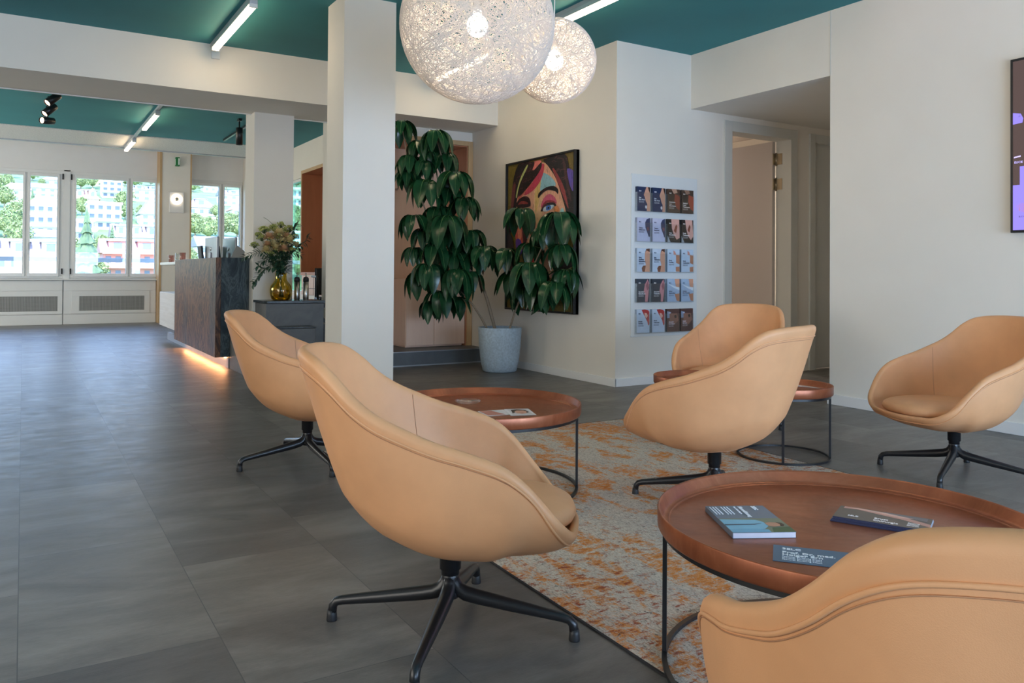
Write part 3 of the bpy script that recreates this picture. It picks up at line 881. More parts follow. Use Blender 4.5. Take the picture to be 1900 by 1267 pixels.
# blue card
A_ = at(1435, 1010, 'Z', TZ + .001); B_ = at(1545, 1022, 'Z', TZ + .001); D_ = at(1441, 1040, 'Z', TZ + .001)
ex = (B_ - A_); ex.z = 0; ex.normalize(); ey = Vector((0, 0, 1)).cross(ex)
t_ = thing('business_card', 'slate blue card with white lettering, half hidden behind the corner chair back', 'card', (A_.x, A_.y, TZ))
T = Matrix(((ex.x, ey.x, 0, 0), (ex.y, ey.y, 0, 0), (0, 0, 1, 0), (0, 0, 0, 1)))
b = MB(); b.box(0, .21, -.105, 0, 0, .001, ink(78, 104, 128), T); b.build('sheet', None, t_)
l = MB()
for body, size, y in (('3ELC', .015, -.026), ('Prof. Dr. med.', .0155, -.049), ('Holger Ern', .0155, -.064)): put_text(l, body, size, .018, y, .0014, ink(232, 236, 240), T, bold=.0003, sx=1.2)
for k in range(3): put_text(l, 'Facharzt Beratung Praxis', .008, .018, -.075 - k * .009, .0014, ink(215, 222, 230), T)
l.build('lettering', None, t_)

# photo cards and a glass dish on the second table
A_ = at(948, 771, 'Z', TZ + .001); B_ = at(982, 769, 'Z', TZ + .001)
ex = (B_ - A_); ex.z = 0; ex.normalize(); ey = Vector((0, 0, 1)).cross(ex)
def photo_card(nm, label, px, py, rot, w, h, zz, face):
    P = at(px, py, 'Z', TZ); t_ = thing(nm, label, 'card', (P.x, P.y, TZ + zz), rot, 'cards on the round table behind the centre chair')
    b = MB(); b.box(0, w, 0, h, 0, .0012, ink(222, 218, 218))
    I_ = Matrix.Identity(4)
    if face:
        patch(b, [(.012, .012), (w - .012, .012), (w - .012, h - .012), (.012, h - .012)], .0015, ink(206, 200, 200), I_)
        patch(b, [(.018, .05), (.025, h - .03), (w * .5, h - .014), (w - .022, h - .04), (w - .016, .07), (w - .03, .05), (w * .5, .10)], .0018, ink(58, 34, 28), I_)
        patch(b, [(w * .32, .05), (w * .30, .09), (w * .42, h - .05), (w * .68, h - .05), (w * .78, .09), (w * .70, .045), (w * .5, .03)], .0021, ink(212, 158, 132), I_)
        patch(b, [(w * .45, .055), (w * .62, .055), (w * .54, .048)], .0024, ink(150, 60, 56), I_)
    else:
        patch(b, [(.006, .006), (w * .7, .006), (w * .5, h - .006), (.006, h - .006)], .0015, ink(188, 120, 106), I_)
    b.build('sheet', None, t_)
photo_card('photo_card', 'white bordered photo card with a portrait on the table behind the centre chair', 948, 772, radians(-20), .11, .16, .0015, True)
photo_card('photo_card', 'pinkish card lying under the portrait card, partly hidden by the chair arm', 905, 772, radians(-8), .12, .12, 0, False)
P = at(868, 745, 'Z', TZ + .006)
t_ = thing('glass_dish', 'small clear glass dish on the table behind the centre chair', 'dish', (P.x, P.y, TZ))
b = MB(); b.lathe([(.001, 0), (.04, 0), (.055, .004), (.062, .014), (.060, .014), (.053, .007), (.001, .004)], 32); b.build('bowl', 'acrylic', t_)
P = at(1495, 716, 'Z', TZ)
t_ = thing('leaflet', 'pale leaflet on the small table by the white wall', 'leaflet', (P.x, P.y, TZ - .001), radians(20))
b = MB(); b.box(-.05, .05, -.10, .10, .0015, .003, ink(216, 200, 196)); b.build('sheet', None, t_)


# ------------------------------------------------------------------ woven globe pendants
def globe(label, x, y, z, R, n, strength):
    t = thing('globe_pendant', label, 'pendant lamp', (x, y, z), 0, 'woven globe pendants')
    rg = np.random.RandomState(int(R * 100)); vs = []; fs = []; seg = 56; rad = .0013 if R > .3 else .0011
    for k in range(n):
        ax = rg.normal(size=3); ax /= np.linalg.norm(ax); d = rg.normal() * .28
        d = max(-.85, min(.85, d)); a = np.cross(ax, [.3, .5, .8]); a /= np.linalg.norm(a); b = np.cross(ax, a)
        rr = sqrt(1 - d * d); ph = rg.uniform(0, 2 * pi); Rk = R * (1 + rg.uniform(-.004, .004))
        th = np.arange(seg) * 2 * pi / seg + ph
        wob = 1 + .0
        c_ = (ax[None] * (d + .05 * np.sin(2 * th + ph))[:, None]); p = c_ + rr * (np.cos(th)[:, None] * a + np.sin(th)[:, None] * b)
        p = p / np.linalg.norm(p, axis=1, keepdims=True); nrm = p.copy(); p = p * Rk
        tn = np.roll(p, -1, 0) - np.roll(p, 1, 0); tn /= np.linalg.norm(tn, axis=1, keepdims=True); s_ = np.cross(tn, nrm)
        base = len(vs)
        q = np.stack([p + s_ * rad, p + nrm * rad, p - s_ * rad], 1).reshape(-1, 3); vs += [tuple(v) for v in q]
        for i in range(seg):
            j = (i + 1) % seg
            for e in range(3):
                g = (e + 1) % 3; fs.append((base + i * 3 + e, base + j * 3 + e, base + j * 3 + g, base + i * 3 + g))
    m_ = MB(); m_.add(vs, fs, None, False); m_.build('woven_shell', 'strand', t)
    m_ = MB(); m_.ball((0, 0, 0), .058, nu=28, nv=18, sq=(.95, .95, 1.0)); m_.build('bulb', 'bulb', t)
    m_ = MB(); m_.lathe([(.001, .13), (.022, .13), (.024, .06), (.018, .05), (.001, .05)], 20); m_.build('socket', 'frame', t)
    m_ = MB(); m_.tube([(0, 0, .13), (0, 0, ZC - z - .03)], .003, 8); m_.build('cord', 'wallwhite' if R < .3 else 'black', t)
    m_ = MB(); m_.lathe([(.001, 0), (.05, 0), (.05, -.025), (.04, -.03), (.001, -.03)], 28, c=(0, 0, ZC - z)); m_.build('ceiling_rose', 'wallwhite', t)


globe('large white woven globe pendant hanging near the pillar', 2.005, 3.653, 2.237, .40, 400, 1)
globe('small cream woven globe pendant overlapping the large one', 2.70, 3.959, 2.223, .25, 320, 1)


# ------------------------------------------------------------------ tube lights on ceiling tracks
def track(label, x, y0, y1):
    t = thing('light_track', label, 'light track', (x, (y0 + y1) / 2, ZC), 0, 'ceiling light tracks'); h = (y1 - y0) / 2
    b = MB(); b.box(-.016, .016, -h, h, -.032, 0); b.build('rail', 'railmetal', t, .002)
    b = MB(); b.box(-.014, .014, -h - .02, -h, -.034, 0); b.box(-.014, .014, h, h + .02, -.034, 0); b.build('end_cap', 'frame', t)


def tube_light(label, x, y0, y1):
    t = thing('tube_light', label, 'ceiling light', (x, (y0 + y1) / 2, ZC - .034), 0, 'tube lights on the ceiling tracks'); h = (y1 - y0) / 2
    b = MB(); b.box(-.028, .028, -h, h, -.035, 0); b.build('housing', 'railmetal', t, .003)
    b = MB(); b.box(-.022, .022, -h + .02, h - .02, -.062, -.0355); b.build('diffuser', 'tube', t, .006)
    b = MB(); b.box(-.028, .028, -h, -h + .02, -.062, -.0355); b.box(-.028, .028, h - .02, h, -.062, -.0355); b.build('end_piece', 'frame', t)


track('long light track running above the reception side towards the beam', 1.38, -2.5, 7.28)
track('light track on the teal ceiling of the far room', 1.37, 8.3, 14.0)
track('light track above the globe pendants', 3.45, -2.5, 7.28)
tube_light('lit tube light on the ceiling left of the near pillar', 1.38, 5.82, 7.16)
tube_light('lit tube light in the middle of the far room ceiling', 1.37, 10.50, 11.77)
tube_light('lit tube light nearest the far windows', 1.37, 12.90, 13.98)
tube_light('lit tube light seen through the large woven globe', 3.45, 6.02, 7.12)
tube_light('lit tube light above the small woven globe', 3.45, 3.70, 5.02)
tube_light('added tube light overhead, out of view close to the viewer', 1.38, 1.2, 2.5)  # this tube and the next two are added out of view to brighten the room
tube_light('added tube light out of view over the right chair', 3.45, .9, 2.2)
tube_light('added tube light out of view behind the viewer', 1.38, -1.8, -.5)
b = MB(); b.box(1.375, 1.445, 7.285, 7.31, 2.80, 2.86); tag(b.build('junction_box', 'wallwhite', None, .004), 'small white junction box on the beam under the tube light', 'junction box')


# spots
def spot(label, px, py, Z, aim, L=.17, lit=True):
    P = at(px, py, 'Z', Z); t = thing('spotlight', label, 'spotlight', P, 0, 'black ceiling spotlights')
    a = Vector(aim).normalized(); q = a.to_track_quat('Z', 'Y').to_matrix().to_4x4()
    b = MB(); b.lathe([(.001, -L / 2), (.040, -L / 2), (.043, -L / 2 + .004), (.043, L / 2), (.036, L / 2), (.036, L / 2 - .02), (.001, L / 2 - .02)], 24)
    b.v = [tuple(q @ Vector(v)) for v in b.v]; b.build('housing', 'black', t)
    b = MB(); b.lathe([(.001, L / 2 - .012), (.035, L / 2 - .012)], 24); b.v = [tuple(q @ Vector(v)) for v in b.v]; b.build('lens', 'spotlit' if lit else 'steel', t)
    b = MB(); b.tube([(0, 0, .02), (0, 0, ZC - P.z - .02)], .009, 8); b.box(-.02, .02, -.05, .05, ZC - P.z - .03, ZC - P.z); b.build('bracket', 'black', t)


spot('black spotlight highest of the three at the left, under the beam', 98, 184, 2.80, (-.55, -.35, -.55))
spot('black spotlight in the middle of the three at the left', 92, 204, 2.78, (-.55, -.35, -.60))
spot('black spotlight lowest and farthest of the three at the left', 88, 224, 2.76, (-.8, -.75, -.12))
spot('black spotlight pointing straight down beside the far pillar', 444, 253, 2.70, (0, 0, -1), .22)
P = at(444, 240, 'Z', ZC)
b = MB(); b.box(-.015, .015, -1.0, 1.0, -.03, 0); tag(b.build('spotlight_rail', 'black', None, loc=(P.x, P.y, ZC)), 'black rail carrying the downward spotlight by the far pillar', 'light rail')

# exit sign and ring lamp on the wood-edged column
t_ = thing('exit_sign', 'small green and white sign high on the wood-edged column', 'sign', (2.405, 15.85, 2.96), 0)
b = MB(); b.box(-.035, .035, -.10, 0, -.08, .08, ink(30, 120, 60)); b.build('sign_body', None, t_, .003)
b = MB(); b.box(.006, .030, -.1025, -.1005, -.06, .06, ink(225, 235, 225)); b.box(-.0365, -.0355, -.08, -.02, -.06, .05, ink(225, 235, 225)); b.build('symbol', None, t_)
t_ = thing('wall_lamp', 'glowing ring lamp mounted on a square white plate on the wood-edged column', 'wall lamp', (2.40, 15.85, 2.22))
b = MB(); b.box(-.125, .125, -.05, 0, -.20, .185); b.build('backplate', 'wallwhite', t_, .01)
Tq = Matrix.Rotation(radians(90), 4, 'X')
b = MB(); b.lathe([(.045, .05), (.095, .05), (.10, .06), (.095, .085), (.05, .085), (.045, .07), (.045, .05)], 40, c=(0, 0, 0)); b.v = [tuple(Tq @ Vector(v) + Vector((0, 0, .05))) for v in b.v]; b.build('glowing_ring', 'ring', t_)
b = MB(); b.lathe([(.001, .05), (.035, .05), (.035, .08), (.001, .08)], 30); b.v = [tuple(Tq @ Vector(v) + Vector((0, 0, .05))) for v in b.v]; b.build('centre_disc', 'steel', t_)


# ------------------------------------------------------------------ reception desk
t_ = thing('reception_desk', 'reception desk faced with dark veined stone, lit from below at the floor', 'reception desk', (1.60, 8.15, 0))
b = MB(); b.box(0, .05, .0, 2.45, .112, 1.085, 'stone'); b.box(.05, .318, 0, .05, .112, 1.085, 'stonedark'); b.build('stone_front', None, t_, .003)
b = MB(); b.box(.052, .12, .22, 2.45, 1.04, 1.075); b.box(.122, .75, .22, 2.44, .70, .735); b.build('counter_top', 'frame', t_, .003)
b = MB(); b.box(.13, .17, .02, 3.9, 0, .10); b.build('plinth', 'alu', t_)
b = MB(); b.box(.11, .128, .10, 2.40, .100, .110); b.build('led_strip', 'ledwarm', t_)
b = MB(); b.box(.10, .30, .02, 2.45, .1105, .112); b.box(.052, .118, .06, 2.45, .112, 1.038); b.build('carcass', 'jamb', t_)
b = MB(); b.box(.02, .60, 2.452, 3.86, .21, .665); b.build('side_cabinet', 'whitewood', t_, .004)
b = MB(); b.box(.02, .60, 2.452, 3.86, 1.03, 1.065); b.box(.02, .60, 2.452, 2.56, .667, 1.03); b.build('side_shelf', 'frame', t_, .003)

for k, (x, lab) in enumerate(((1.762, 'grey desktop monitor on the left end of the reception desk, its back showing'), (1.950, 'grey desktop monitor nearer the far pillar, seen edge-on'))):
    y = 9.2
    t_ = thing('computer_monitor', lab, 'monitor', (x, y, .735), radians(93), 'monitors on the reception desk')
    b = MB(); b.prism([(-.25, .28), (.25, .28), (.25, .585), (-.25, .585)], -.012, .014, T=Matrix.Rotation(radians(90), 4, 'X')); b.build('screen_housing', 'alu', t_, .006)
    b = MB(); b.box(-.24, .24, -.0165, -.0145, .29, .575); b.build('screen', 'blackplastic', t_)
    b = MB(); b.box(-.04, .04, .012, .028, .012, .42); b.box(-.10, .10, -.11, .028, 0, .012); b.build('stand', 'alu', t_, .004)
    b = MB(); b.lathe([(.001, .0), (.022, 0), (.022, .003), (.001, .003)], 20); Tm = Matrix.Translation((0, .0125, .46)) @ Matrix.Rotation(radians(-90), 4, 'X')
    b.v = [tuple(Tm @ Vector(v)) for v in b.v]; b.build('emblem', 'steel', t_)
P = at(377, 478, 'Y', 9.0)
for k, (px, lab) in enumerate(((380, 'dark document holder left of the reception monitors'), (411, 'dark document holder between the two reception monitors'))):
    P = at(px, 478, 'Y', 9.5); t_ = thing('document_holder', lab, 'document holder', (P.x, P.y, .735), 0, 'document holders on the desk')
    b = MB(); b.box(-.012, .012, -.10, .10, .0, .50, T=Matrix.Rotation(radians(-6), 4, 'Y')); b.build('panel', 'blackplastic', t_, .003)
    b = MB(); b.box(-.03, .03, -.06, .06, 0, .01); b.build('foot', 'blackplastic', t_)
# small acrylic stands and cups on the counter
for k, (px, y, m_, hh, lab) in enumerate(((318, 11.9, 'pink_glass', .10, 'pale pink glass on the desk shelf farthest left'), (331, 11.3, 'acrylic', .12, 'clear acrylic stand on the desk shelf by the column'), (339, 11.0, 'pink_glass', .12, 'peach-tinted glass beside the clear acrylic stand'))):
    P = at(px, 480, 'Y', y)
    b = MB(); b.lathe([(.001, 0), (.035, 0), (.04, hh), (.037, hh), (.033, .006), (.001, .006)], 20)
    tag(b.build('drinking_glass', m_, None, loc=(P.x, P.y, 1.066)), lab, 'glass', 'small glasses on the desk')
P = at(460, 470, 'Y', 9.4)
t_ = thing('tablet_stand', 'slanted grey tablet stand on the desk against the far pillar', 'tablet stand', (1.92, 8.80, .735), radians(30))
b = MB(); b.box(-.11, .11, -.005, .005, .28, .46, T=Matrix.Rotation(radians(30), 4, 'Y') @ Matrix.Translation((-.12, 0, -.02))); b.build('tablet', 'alu', t_, .003)
b = MB(); b.tube([(0, 0, 0), (0, 0, .32)], .012, 8); b.lathe([(.001, 0), (.06, 0), (.06, .01), (.001, .01)], 20); b.build('stand', 'alu', t_)

# stepped concrete counter with stone tops
t_ = thing('concrete_counter', 'tall grey concrete counter with black stone top in front of the far pillar', 'counter', (1.92, 7.58, 0))
b = MB(); b.box(.02, .575, .01, .412, 0, .650); b.build('tall_block', 'concrete', t_, .004)
b = MB(); b.prism([(.0, .412), (.0, .03), (.03, 0), (.585, 0), (.585, .412)], .652, .676); b.build('stone_top', 'darktop', t_, .003)
b = MB(); b.box(.576, .60, .05, .41, .60, .648); b.box(.576, .60, .05, .41, .46, .50); b.box(.576, .60, .05, .41, .0, .44); b.build('drawer_side', 'blackplastic', t_)
t_ = thing('concrete_bench', 'low grey concrete block with black stone top left of the tall counter', 'bench', (1.92, 7.58, 0))
b = MB(); b.box(-.185, -.006, -.03, .55, 0, .430); b.build('block', 'concrete', t_, .004)
b = MB(); b.box(-.190, -.004, -.035, .55, .432, .446); b.build('stone_top', 'darktop', t_, .003)
b = MB(); b.box(-.17, -.008, -.20, -.036, 0, .155); b.box(-.17, -.008, -.20, -.036, .1555, .160); b.build('low_step', 'concrete', t_, .003)
t_ = thing('concrete_bench', 'low concrete block with thin stone top standing in front of the tall counter', 'bench', (1.92, 7.58, 0))
b = MB(); b.box(.0, .43, -.20, -.006, 0, .425); b.build('block', 'concrete', t_, .004)
b = MB(); b.box(-.003, .435, -.205, -.004, .427, .441); b.build('stone_top', 'darktop', t_, .003)

# vase and bouquet
VX, VY, VZ = 2.135, 7.80, .676
t_ = thing('vase', 'amber glass bottle vase with a narrow neck on the concrete counter', 'vase', (VX, VY, VZ))
b = MB(); outer = [(.001, 0), (.070, 0), (.088, .012), (.102, .05), (.105, .10), (.098, .135), (.070, .175), (.056, .195), (.053, .25), (.056, .262)]
b.lathe(outer + [(r - .004, z) for r, z in reversed(outer[1:-1])] + [(.001, .006)], 40); b.build('glass_body', 'amber', t_)
b = MB(); b.lathe([(.001, .008), (.080, .010), (.096, .05), (.100, .098), (.001, .098)], 32); b.build('water', glass('vase_water', (.88, .78, .42), .02), t_)
t_ = thing('bouquet', 'bouquet of cream, green and peach flowers with trailing leafy sprigs in the amber vase', 'bouquet', (VX, VY, VZ))


def mk_leaf(mb, base, tip_dir, L, W, mat, droop=.3, up=Vector((0, 0, 1)), seg=6, vein=None, early=0):
    """pointed leaf with a folded midrib; base point, direction, length, width"""
    d = Vector(tip_dir).normalized(); side = d.cross(up)
    if side.length < 1e-3: side = d.orthogonal()
    side.normalize(); nrm = side.cross(d).normalized(); p = Vector(base); rows = []
    step = L / seg
    for i in range(seg + 1):
        t = i / seg; w = W * (sin(pi * min(1, t * 1.0) ** .75) ** .8) * .5 if 0 < t < 1 else (.04 * W if t == 0 else 0.001)
        w = max(w, .001)
        rows.append((p.copy(), side * w, nrm.copy() * w * .28))
        q = Matrix.Rotation(-droop * ((seg - i) ** early / sum((seg - j) ** early for j in range(seg))), 3, side); d = (q @ d).normalized(); nrm = (q @ nrm).normalized(); p = p + d * step
    vs = []
    for c_, s_, h in rows: vs += [c_ - s_ + h, c_, c_ + s_ + h]
    fs = []
    for i in range(seg):
        a = i * 3; fs += [(a, a + 1, a + 4, a + 3), (a + 1, a + 2, a + 5, a + 4)]
    mb.add(vs, fs, mat, True)
    if vein:
        pts = [r[0] + (r[2].normalized() if r[2].length > 1e-6 else Vector((0, 0, 1))) * .0012 for r in rows[:-1]]
        mb.tube(pts, [L * .008 * (1 - i / len(pts)) + .0006 for i in range(len(pts))], 4, vein)


rg = random.Random(3)
TOP = Vector((0, 0, .25))
def rel(px, py, y): p = at(px, py, 'Y', y); return p - Vector((VX, VY, VZ))
def stem_to(p, name='stem', r=.0025, m='stemgreen'):
    b = MB(); q = Vector(p); a = Vector((q.x * -.12, q.y * -.12, .03)); mid = Vector((q.x * .12, q.y * .12, .26))
    b.tube([a, mid, mid.lerp(q, .5) + Vector((0, 0, .02)), q], r, 5); b.build(name, m, t_)
blooms = [(515, 440, 7.74, .055, 'cream', 'p'), (524, 452, 7.70, .05, 'cream', 'p'), (508, 455, 7.72, .045, 'cream', 'p'), (497, 456, 7.74, .04, 'peach', 'p'), (512, 462, 7.68, .04, 'cream', 'p'),
          (531, 441, 7.78, .045, 'peach', 'p'), (549, 456, 7.76, .04, 'cream', 'p'), (528, 430, 7.84, .05, 'greenbloom', 'u'), (490, 428, 7.82, .06, 'greenbloom', 'u'), (508, 424, 7.88, .055, 'greenbloom', 'u'),
          (537, 426, 7.80, .055, 'greenbloom', 'u'), (545, 440, 7.74, .05, 'greenbloom', 'u'), (486, 442, 7.78, .05, 'greenbloom', 'u'), (472, 455, 7.74, .045, 'greenbloom', 'u'), (521, 418, 7.86, .05, 'greenbloom', 'u'), (503, 470, 7.70, .035, 'greenbloom', 'u'), (518, 434, 7.66, .05, 'cream', 'p'), (500, 441, 7.66, .045, 'peach', 'p'), (537, 448, 7.66, .045, 'cream', 'p'), (513, 428, 7.74, .045, 'greenbloom', 'u'), (494, 466, 7.68, .04, 'cream', 'p'), (542, 464, 7.7, .04, 'greenbloom', 'u'), (480, 436, 7.84, .04, 'greenbloom', 'u'), (527, 464, 7.64, .042, 'peach', 'p')]
for px, py, y, R_, m_, k in blooms:
    p = rel(px, py, y); stem_to(p)
    b = MB()
    if k == 'p':
        R_ *= 1.35 if k == 'p' else 1
        for i in range(44):
            a = i * 2.4; el = -.15 + 1.55 * i / 44; d = Vector((cos(a) * cos(el), sin(a) * cos(el), sin(el)))
            mk_leaf(b, p + d * .006, d, R_ * rg.uniform(.85, 1.1), R_ * .42, m_, .4, seg=4)
        b.ball(p, R_ * .28, 'greenbloom', 8, 6)
    else:
        for i in range(70):
            a = rg.uniform(0, 2 * pi); el = rg.uniform(-.2, 1.5); rr = R_ * rg.uniform(.6, 1.05); d = Vector((cos(a) * cos(el), sin(a) * cos(el), sin(el) * .7))
            q = p + d * rr; b.tube([p - Vector((0, 0, .03)), q], .0008, 3, 'stemgreen'); b.ball(q, R_ * .12, m_, 6, 4)
    b.build('blossom', None, t_)
sprigs = [[(505, 490), (492, 498), (482, 508), (474, 520), (470, 530)], [(508, 478), (490, 470), (475, 470), (462, 474), (452, 478)], [(525, 480), (545, 468), (556, 458), (566, 448), (573, 436)],
          [(510, 495), (496, 500), (486, 500), (478, 492)], [(530, 470), (548, 470), (558, 474)], [(515, 430), (505, 415), (497, 408), (489, 403)], [(540, 440), (546, 425), (552, 415)], [(500, 478), (490, 484), (484, 488)], [(516, 476), (512, 468), (520, 462)], [(528, 478), (534, 468), (540, 458)],
          [(518, 492), (508, 482), (496, 476)], [(522, 486), (520, 472), (526, 464)]]
for k, sp in enumerate(sprigs):
    pts = [rel(x, y, 7.76 - .02 * k % .08) for x, y in sp]
    b = MB(); b.tube([Vector((0, 0, .24))] + pts, .0018, 4, 'stemgreen')
    if k != 5:
        pts2 = [Vector((0, 0, .24))] + pts
        for i in range(1, len(pts2)):
            for f_ in (.15, .5, .85):
                q = pts2[i - 1].lerp(pts2[i], f_); dr = (pts2[i] - pts2[i - 1]).normalized()
                for s_ in (-1, 1):
                    d = dr * .7 + Vector((rg.uniform(-.3, .3), rg.uniform(-.5, .3), s_ * .7 + rg.uniform(-.3, .2)))
                    mk_leaf(b, q, d, .062 * rg.uniform(.7, 1.1), .032, 'sprig', .4, seg=4)
    b.build('leafy_sprig', None, t_)
b = MB()
for i in range(130):
    a = rg.uniform(0, 2 * pi); zz = rg.uniform(.26, .56); r0 = rg.uniform(.01, .05 + (zz - .26) * .38); q = Vector((cos(a) * r0, sin(a) * r0, zz))
    mk_leaf(b, q, (cos(a), sin(a), rg.uniform(.1, 1.0)), .09, .028, 'sprig', .5, seg=4)
b.build('filler_foliage', None, t_)

for k, (px, lab) in enumerate(((551, 'steel pump bottle beside the vase, left of the pair'), (567.5, 'steel pump bottle beside the vase, right of the pair'))):
    P = at(px, 540, 'Y', 7.85); t_ = thing('pump_bottle', lab, 'bottle', (P.x, P.y, .676), 0, 'pump bottles on the counter')
    b = MB(); b.lathe([(.001, 0), (.026, 0), (.028, .003), (.028, .178), (.001, .178)], 24); b.build('body', 'steel', t_)
    b = MB(); b.lathe([(.001, .178), (.0285, .178), (.0285, .205), (.022, .222), (.010, .226), (.001, .226)], 24); b.build('collar', 'blackplastic', t_)
    b = MB(); b.tube([(0, 0, .226), (0, 0, .262)], .005, 10); b.tube([(0, 0, .258), (-.01, -.02, .262), (-.014, -.032, .254)], .004, 8); b.build('pump', 'steel', t_)

# niche in the back right wall, tiled part below
t_ = thing('wall_niche', 'tall copper-brown wood-lined niche in the wall of the far room', 'niche', (X3, 10.9, 0))
y0, y1 = -1.38, 1.345
b = MB(); b.box(-.02, .52, y0, y1, 2.455, 2.505); b.box(-.02, .52, y0, y1, .90, .945); b.box(-.02, .52, y1 - .04, y1, .945, 2.455); b.box(-.02, .52, y0, y0 + .04, .945, 2.455); b.build('lining', 'copperwood', t_, .002)
b = MB(); b.box(.50, .52, y0 + .04, y1 - .04, .945, 2.455); b.build('back_panel', 'copperwood', t_)
b = MB()
for q in ((y0, y1, 2.455, 2.505), (y1 - .03, y1, .945, 2.455), (y0, y0 + .03, .945, 2.455)): b.box(-.026, -.02, *q)
b.build('edge_band', 'edgewood', t_)
b = MB()
b.box(.0, .30, y0, y1, .605, .895); b.build('tiled_back', 'peachwood', t_)
b = MB()
for yy in (-1.0, -.5, -.05, .35, .75, 1.1): b.box(-.003, .0, yy - .004, yy + .004, .605, .895)
b.box(-.003, .0, y0, y1, .700, .708); b.build('tile_joints', 'blackplastic', t_)
# small glass tray in niche
P = at(590, 508, 'X', X3 + .1)
b = MB(); b.lathe([(.001, 0), (.13, 0), (.15, .03), (.145, .03), (.12, .006), (.001, .006)], 24); tag(b.build('glass_tray', 'acrylic', None, loc=(X3 + .12, 11.3, .946)), 'shallow clear glass tray on the ledge of the copper-brown niche', 'tray')
# office chair behind counter
t_ = thing('office_chair', 'black cantilever office chair half hidden behind the near pillar', 'chair', (3.32, 9.62, 0), radians(-10))
b = MB(); b.box(-.24, .24, -.24, .24, .58, .64); b.build('seat', 'blackplastic', t_, .02)
b = MB(); b.box(-.22, .22, .21, .25, .66, 1.0); b.build('backrest', 'blackplastic', t_, .015)
for s_ in (-1, 1):
    b = MB(); b.tube([(s_ * .255, -.23, .62), (s_ * .27, -.26, .84), (s_ * .27, -.24, .885), (s_ * .27, -.18, .895), (s_ * .27, .22, .895)], .013, 10); b.build('armrest', 'black', t_)
    b = MB(); b.tube([(s_ * .22, .24, 1.0), (s_ * .22, .24, .6), (s_ * .22, -.22, .58), (s_ * .22, -.26, .05), (s_ * .22, -.22, .013), (s_ * .22, .24, .013)], .013, 10); b.build('leg', 'black', t_)

# ------------------------------------------------------------------ wooden unit in the nook
t_ = thing('shelving_unit', 'light wood recessed cabinet unit with an open niche, behind the potted tree', 'cabinet', (2.92, 7.86, .148))
b = MB(); b.box(0, .05, 0, .56, 0, 2.262); b.box(1.285, 1.343, -.02, .56, 0, 2.262); b.box(.05, 1.285, -.02, .56, 2.212, 2.262); b.build('outer_frame', 'edgewood', t_, .002)
b = MB(); b.box(1.275, 1.2845, .0, .55, .0, 2.21); b.box(.05, 1.275, .0, .55, 2.200, 2.2115); b.build('lining', 'copperwood', t_)
b = MB(); b.box(.05, 1.275, .53, .56, 0, 2.2); b.build('back_panel', 'peachwood', t_)
b = MB(); b.box(.565, 1.27, .03, .53, .02, .735); b.box(.58, 1.26, .06, .52, 0, .02); b.build('lower_cabinet', 'peachwood', t_, .002)
for x0, x1 in ((.568, .893), (.898, 1.268)):
    b = MB(); b.box(x0, x1, .012, .030, .022, .552); b.build('door', 'peachwood', t_, .002)
b = MB(); b.box(.568, 1.268, .012, .030, .558, .733); b.build('drawer_front', 'peachwood', t_, .002)
b = MB(); b.tube([(.66, .525, 1.74), (.66, .50, 1.74)], .012, 10); b.build('knob', 'steel', t_)
b = MB(); b.box(.598, .602, .527, .5305, .735, 2.2); b.build('panel_joint', 'copperwood', t_)

# ------------------------------------------------------------------ potted umbrella tree
PX, PY = 3.965, 6.72
t_ = thing('potted_tree', 'tall umbrella tree with glossy drooping leaves in a round grey pot', 'potted plant', (PX, PY, 0))
b = MB(); pr_ = [(.001, 0), (.150, 0), (.165, .01), (.185, .10), (.203, .25), (.212, .42), (.210, .428), (.200, .428), (.197, .40)]
b.lathe(pr_ + [(.19, .36), (.001, .36)], 48); b.build('pot', 'pot', t_)
b = MB(); b.lathe([(.001, .375), (.15, .372), (.194, .365)], 32); b.build('soil', 'soil', t_)
PV = Vector((PX, PY, 0))


def pp(px, py, off=0.0):
    """point on the upright plane through the pot that faces the viewer, pushed back by off"""
    off -= max(0, px - 930) * .0066
    n_ = Vector((F2.x, F2.y, 0)).normalized(); d = F2 + R3 * ((px - CX) / FPX) - U3 * ((py - CY) / FPX)
    return CAMP + d * (((PV + n_ * off - CAMP).dot(n_)) / d.dot(n_)) - PV


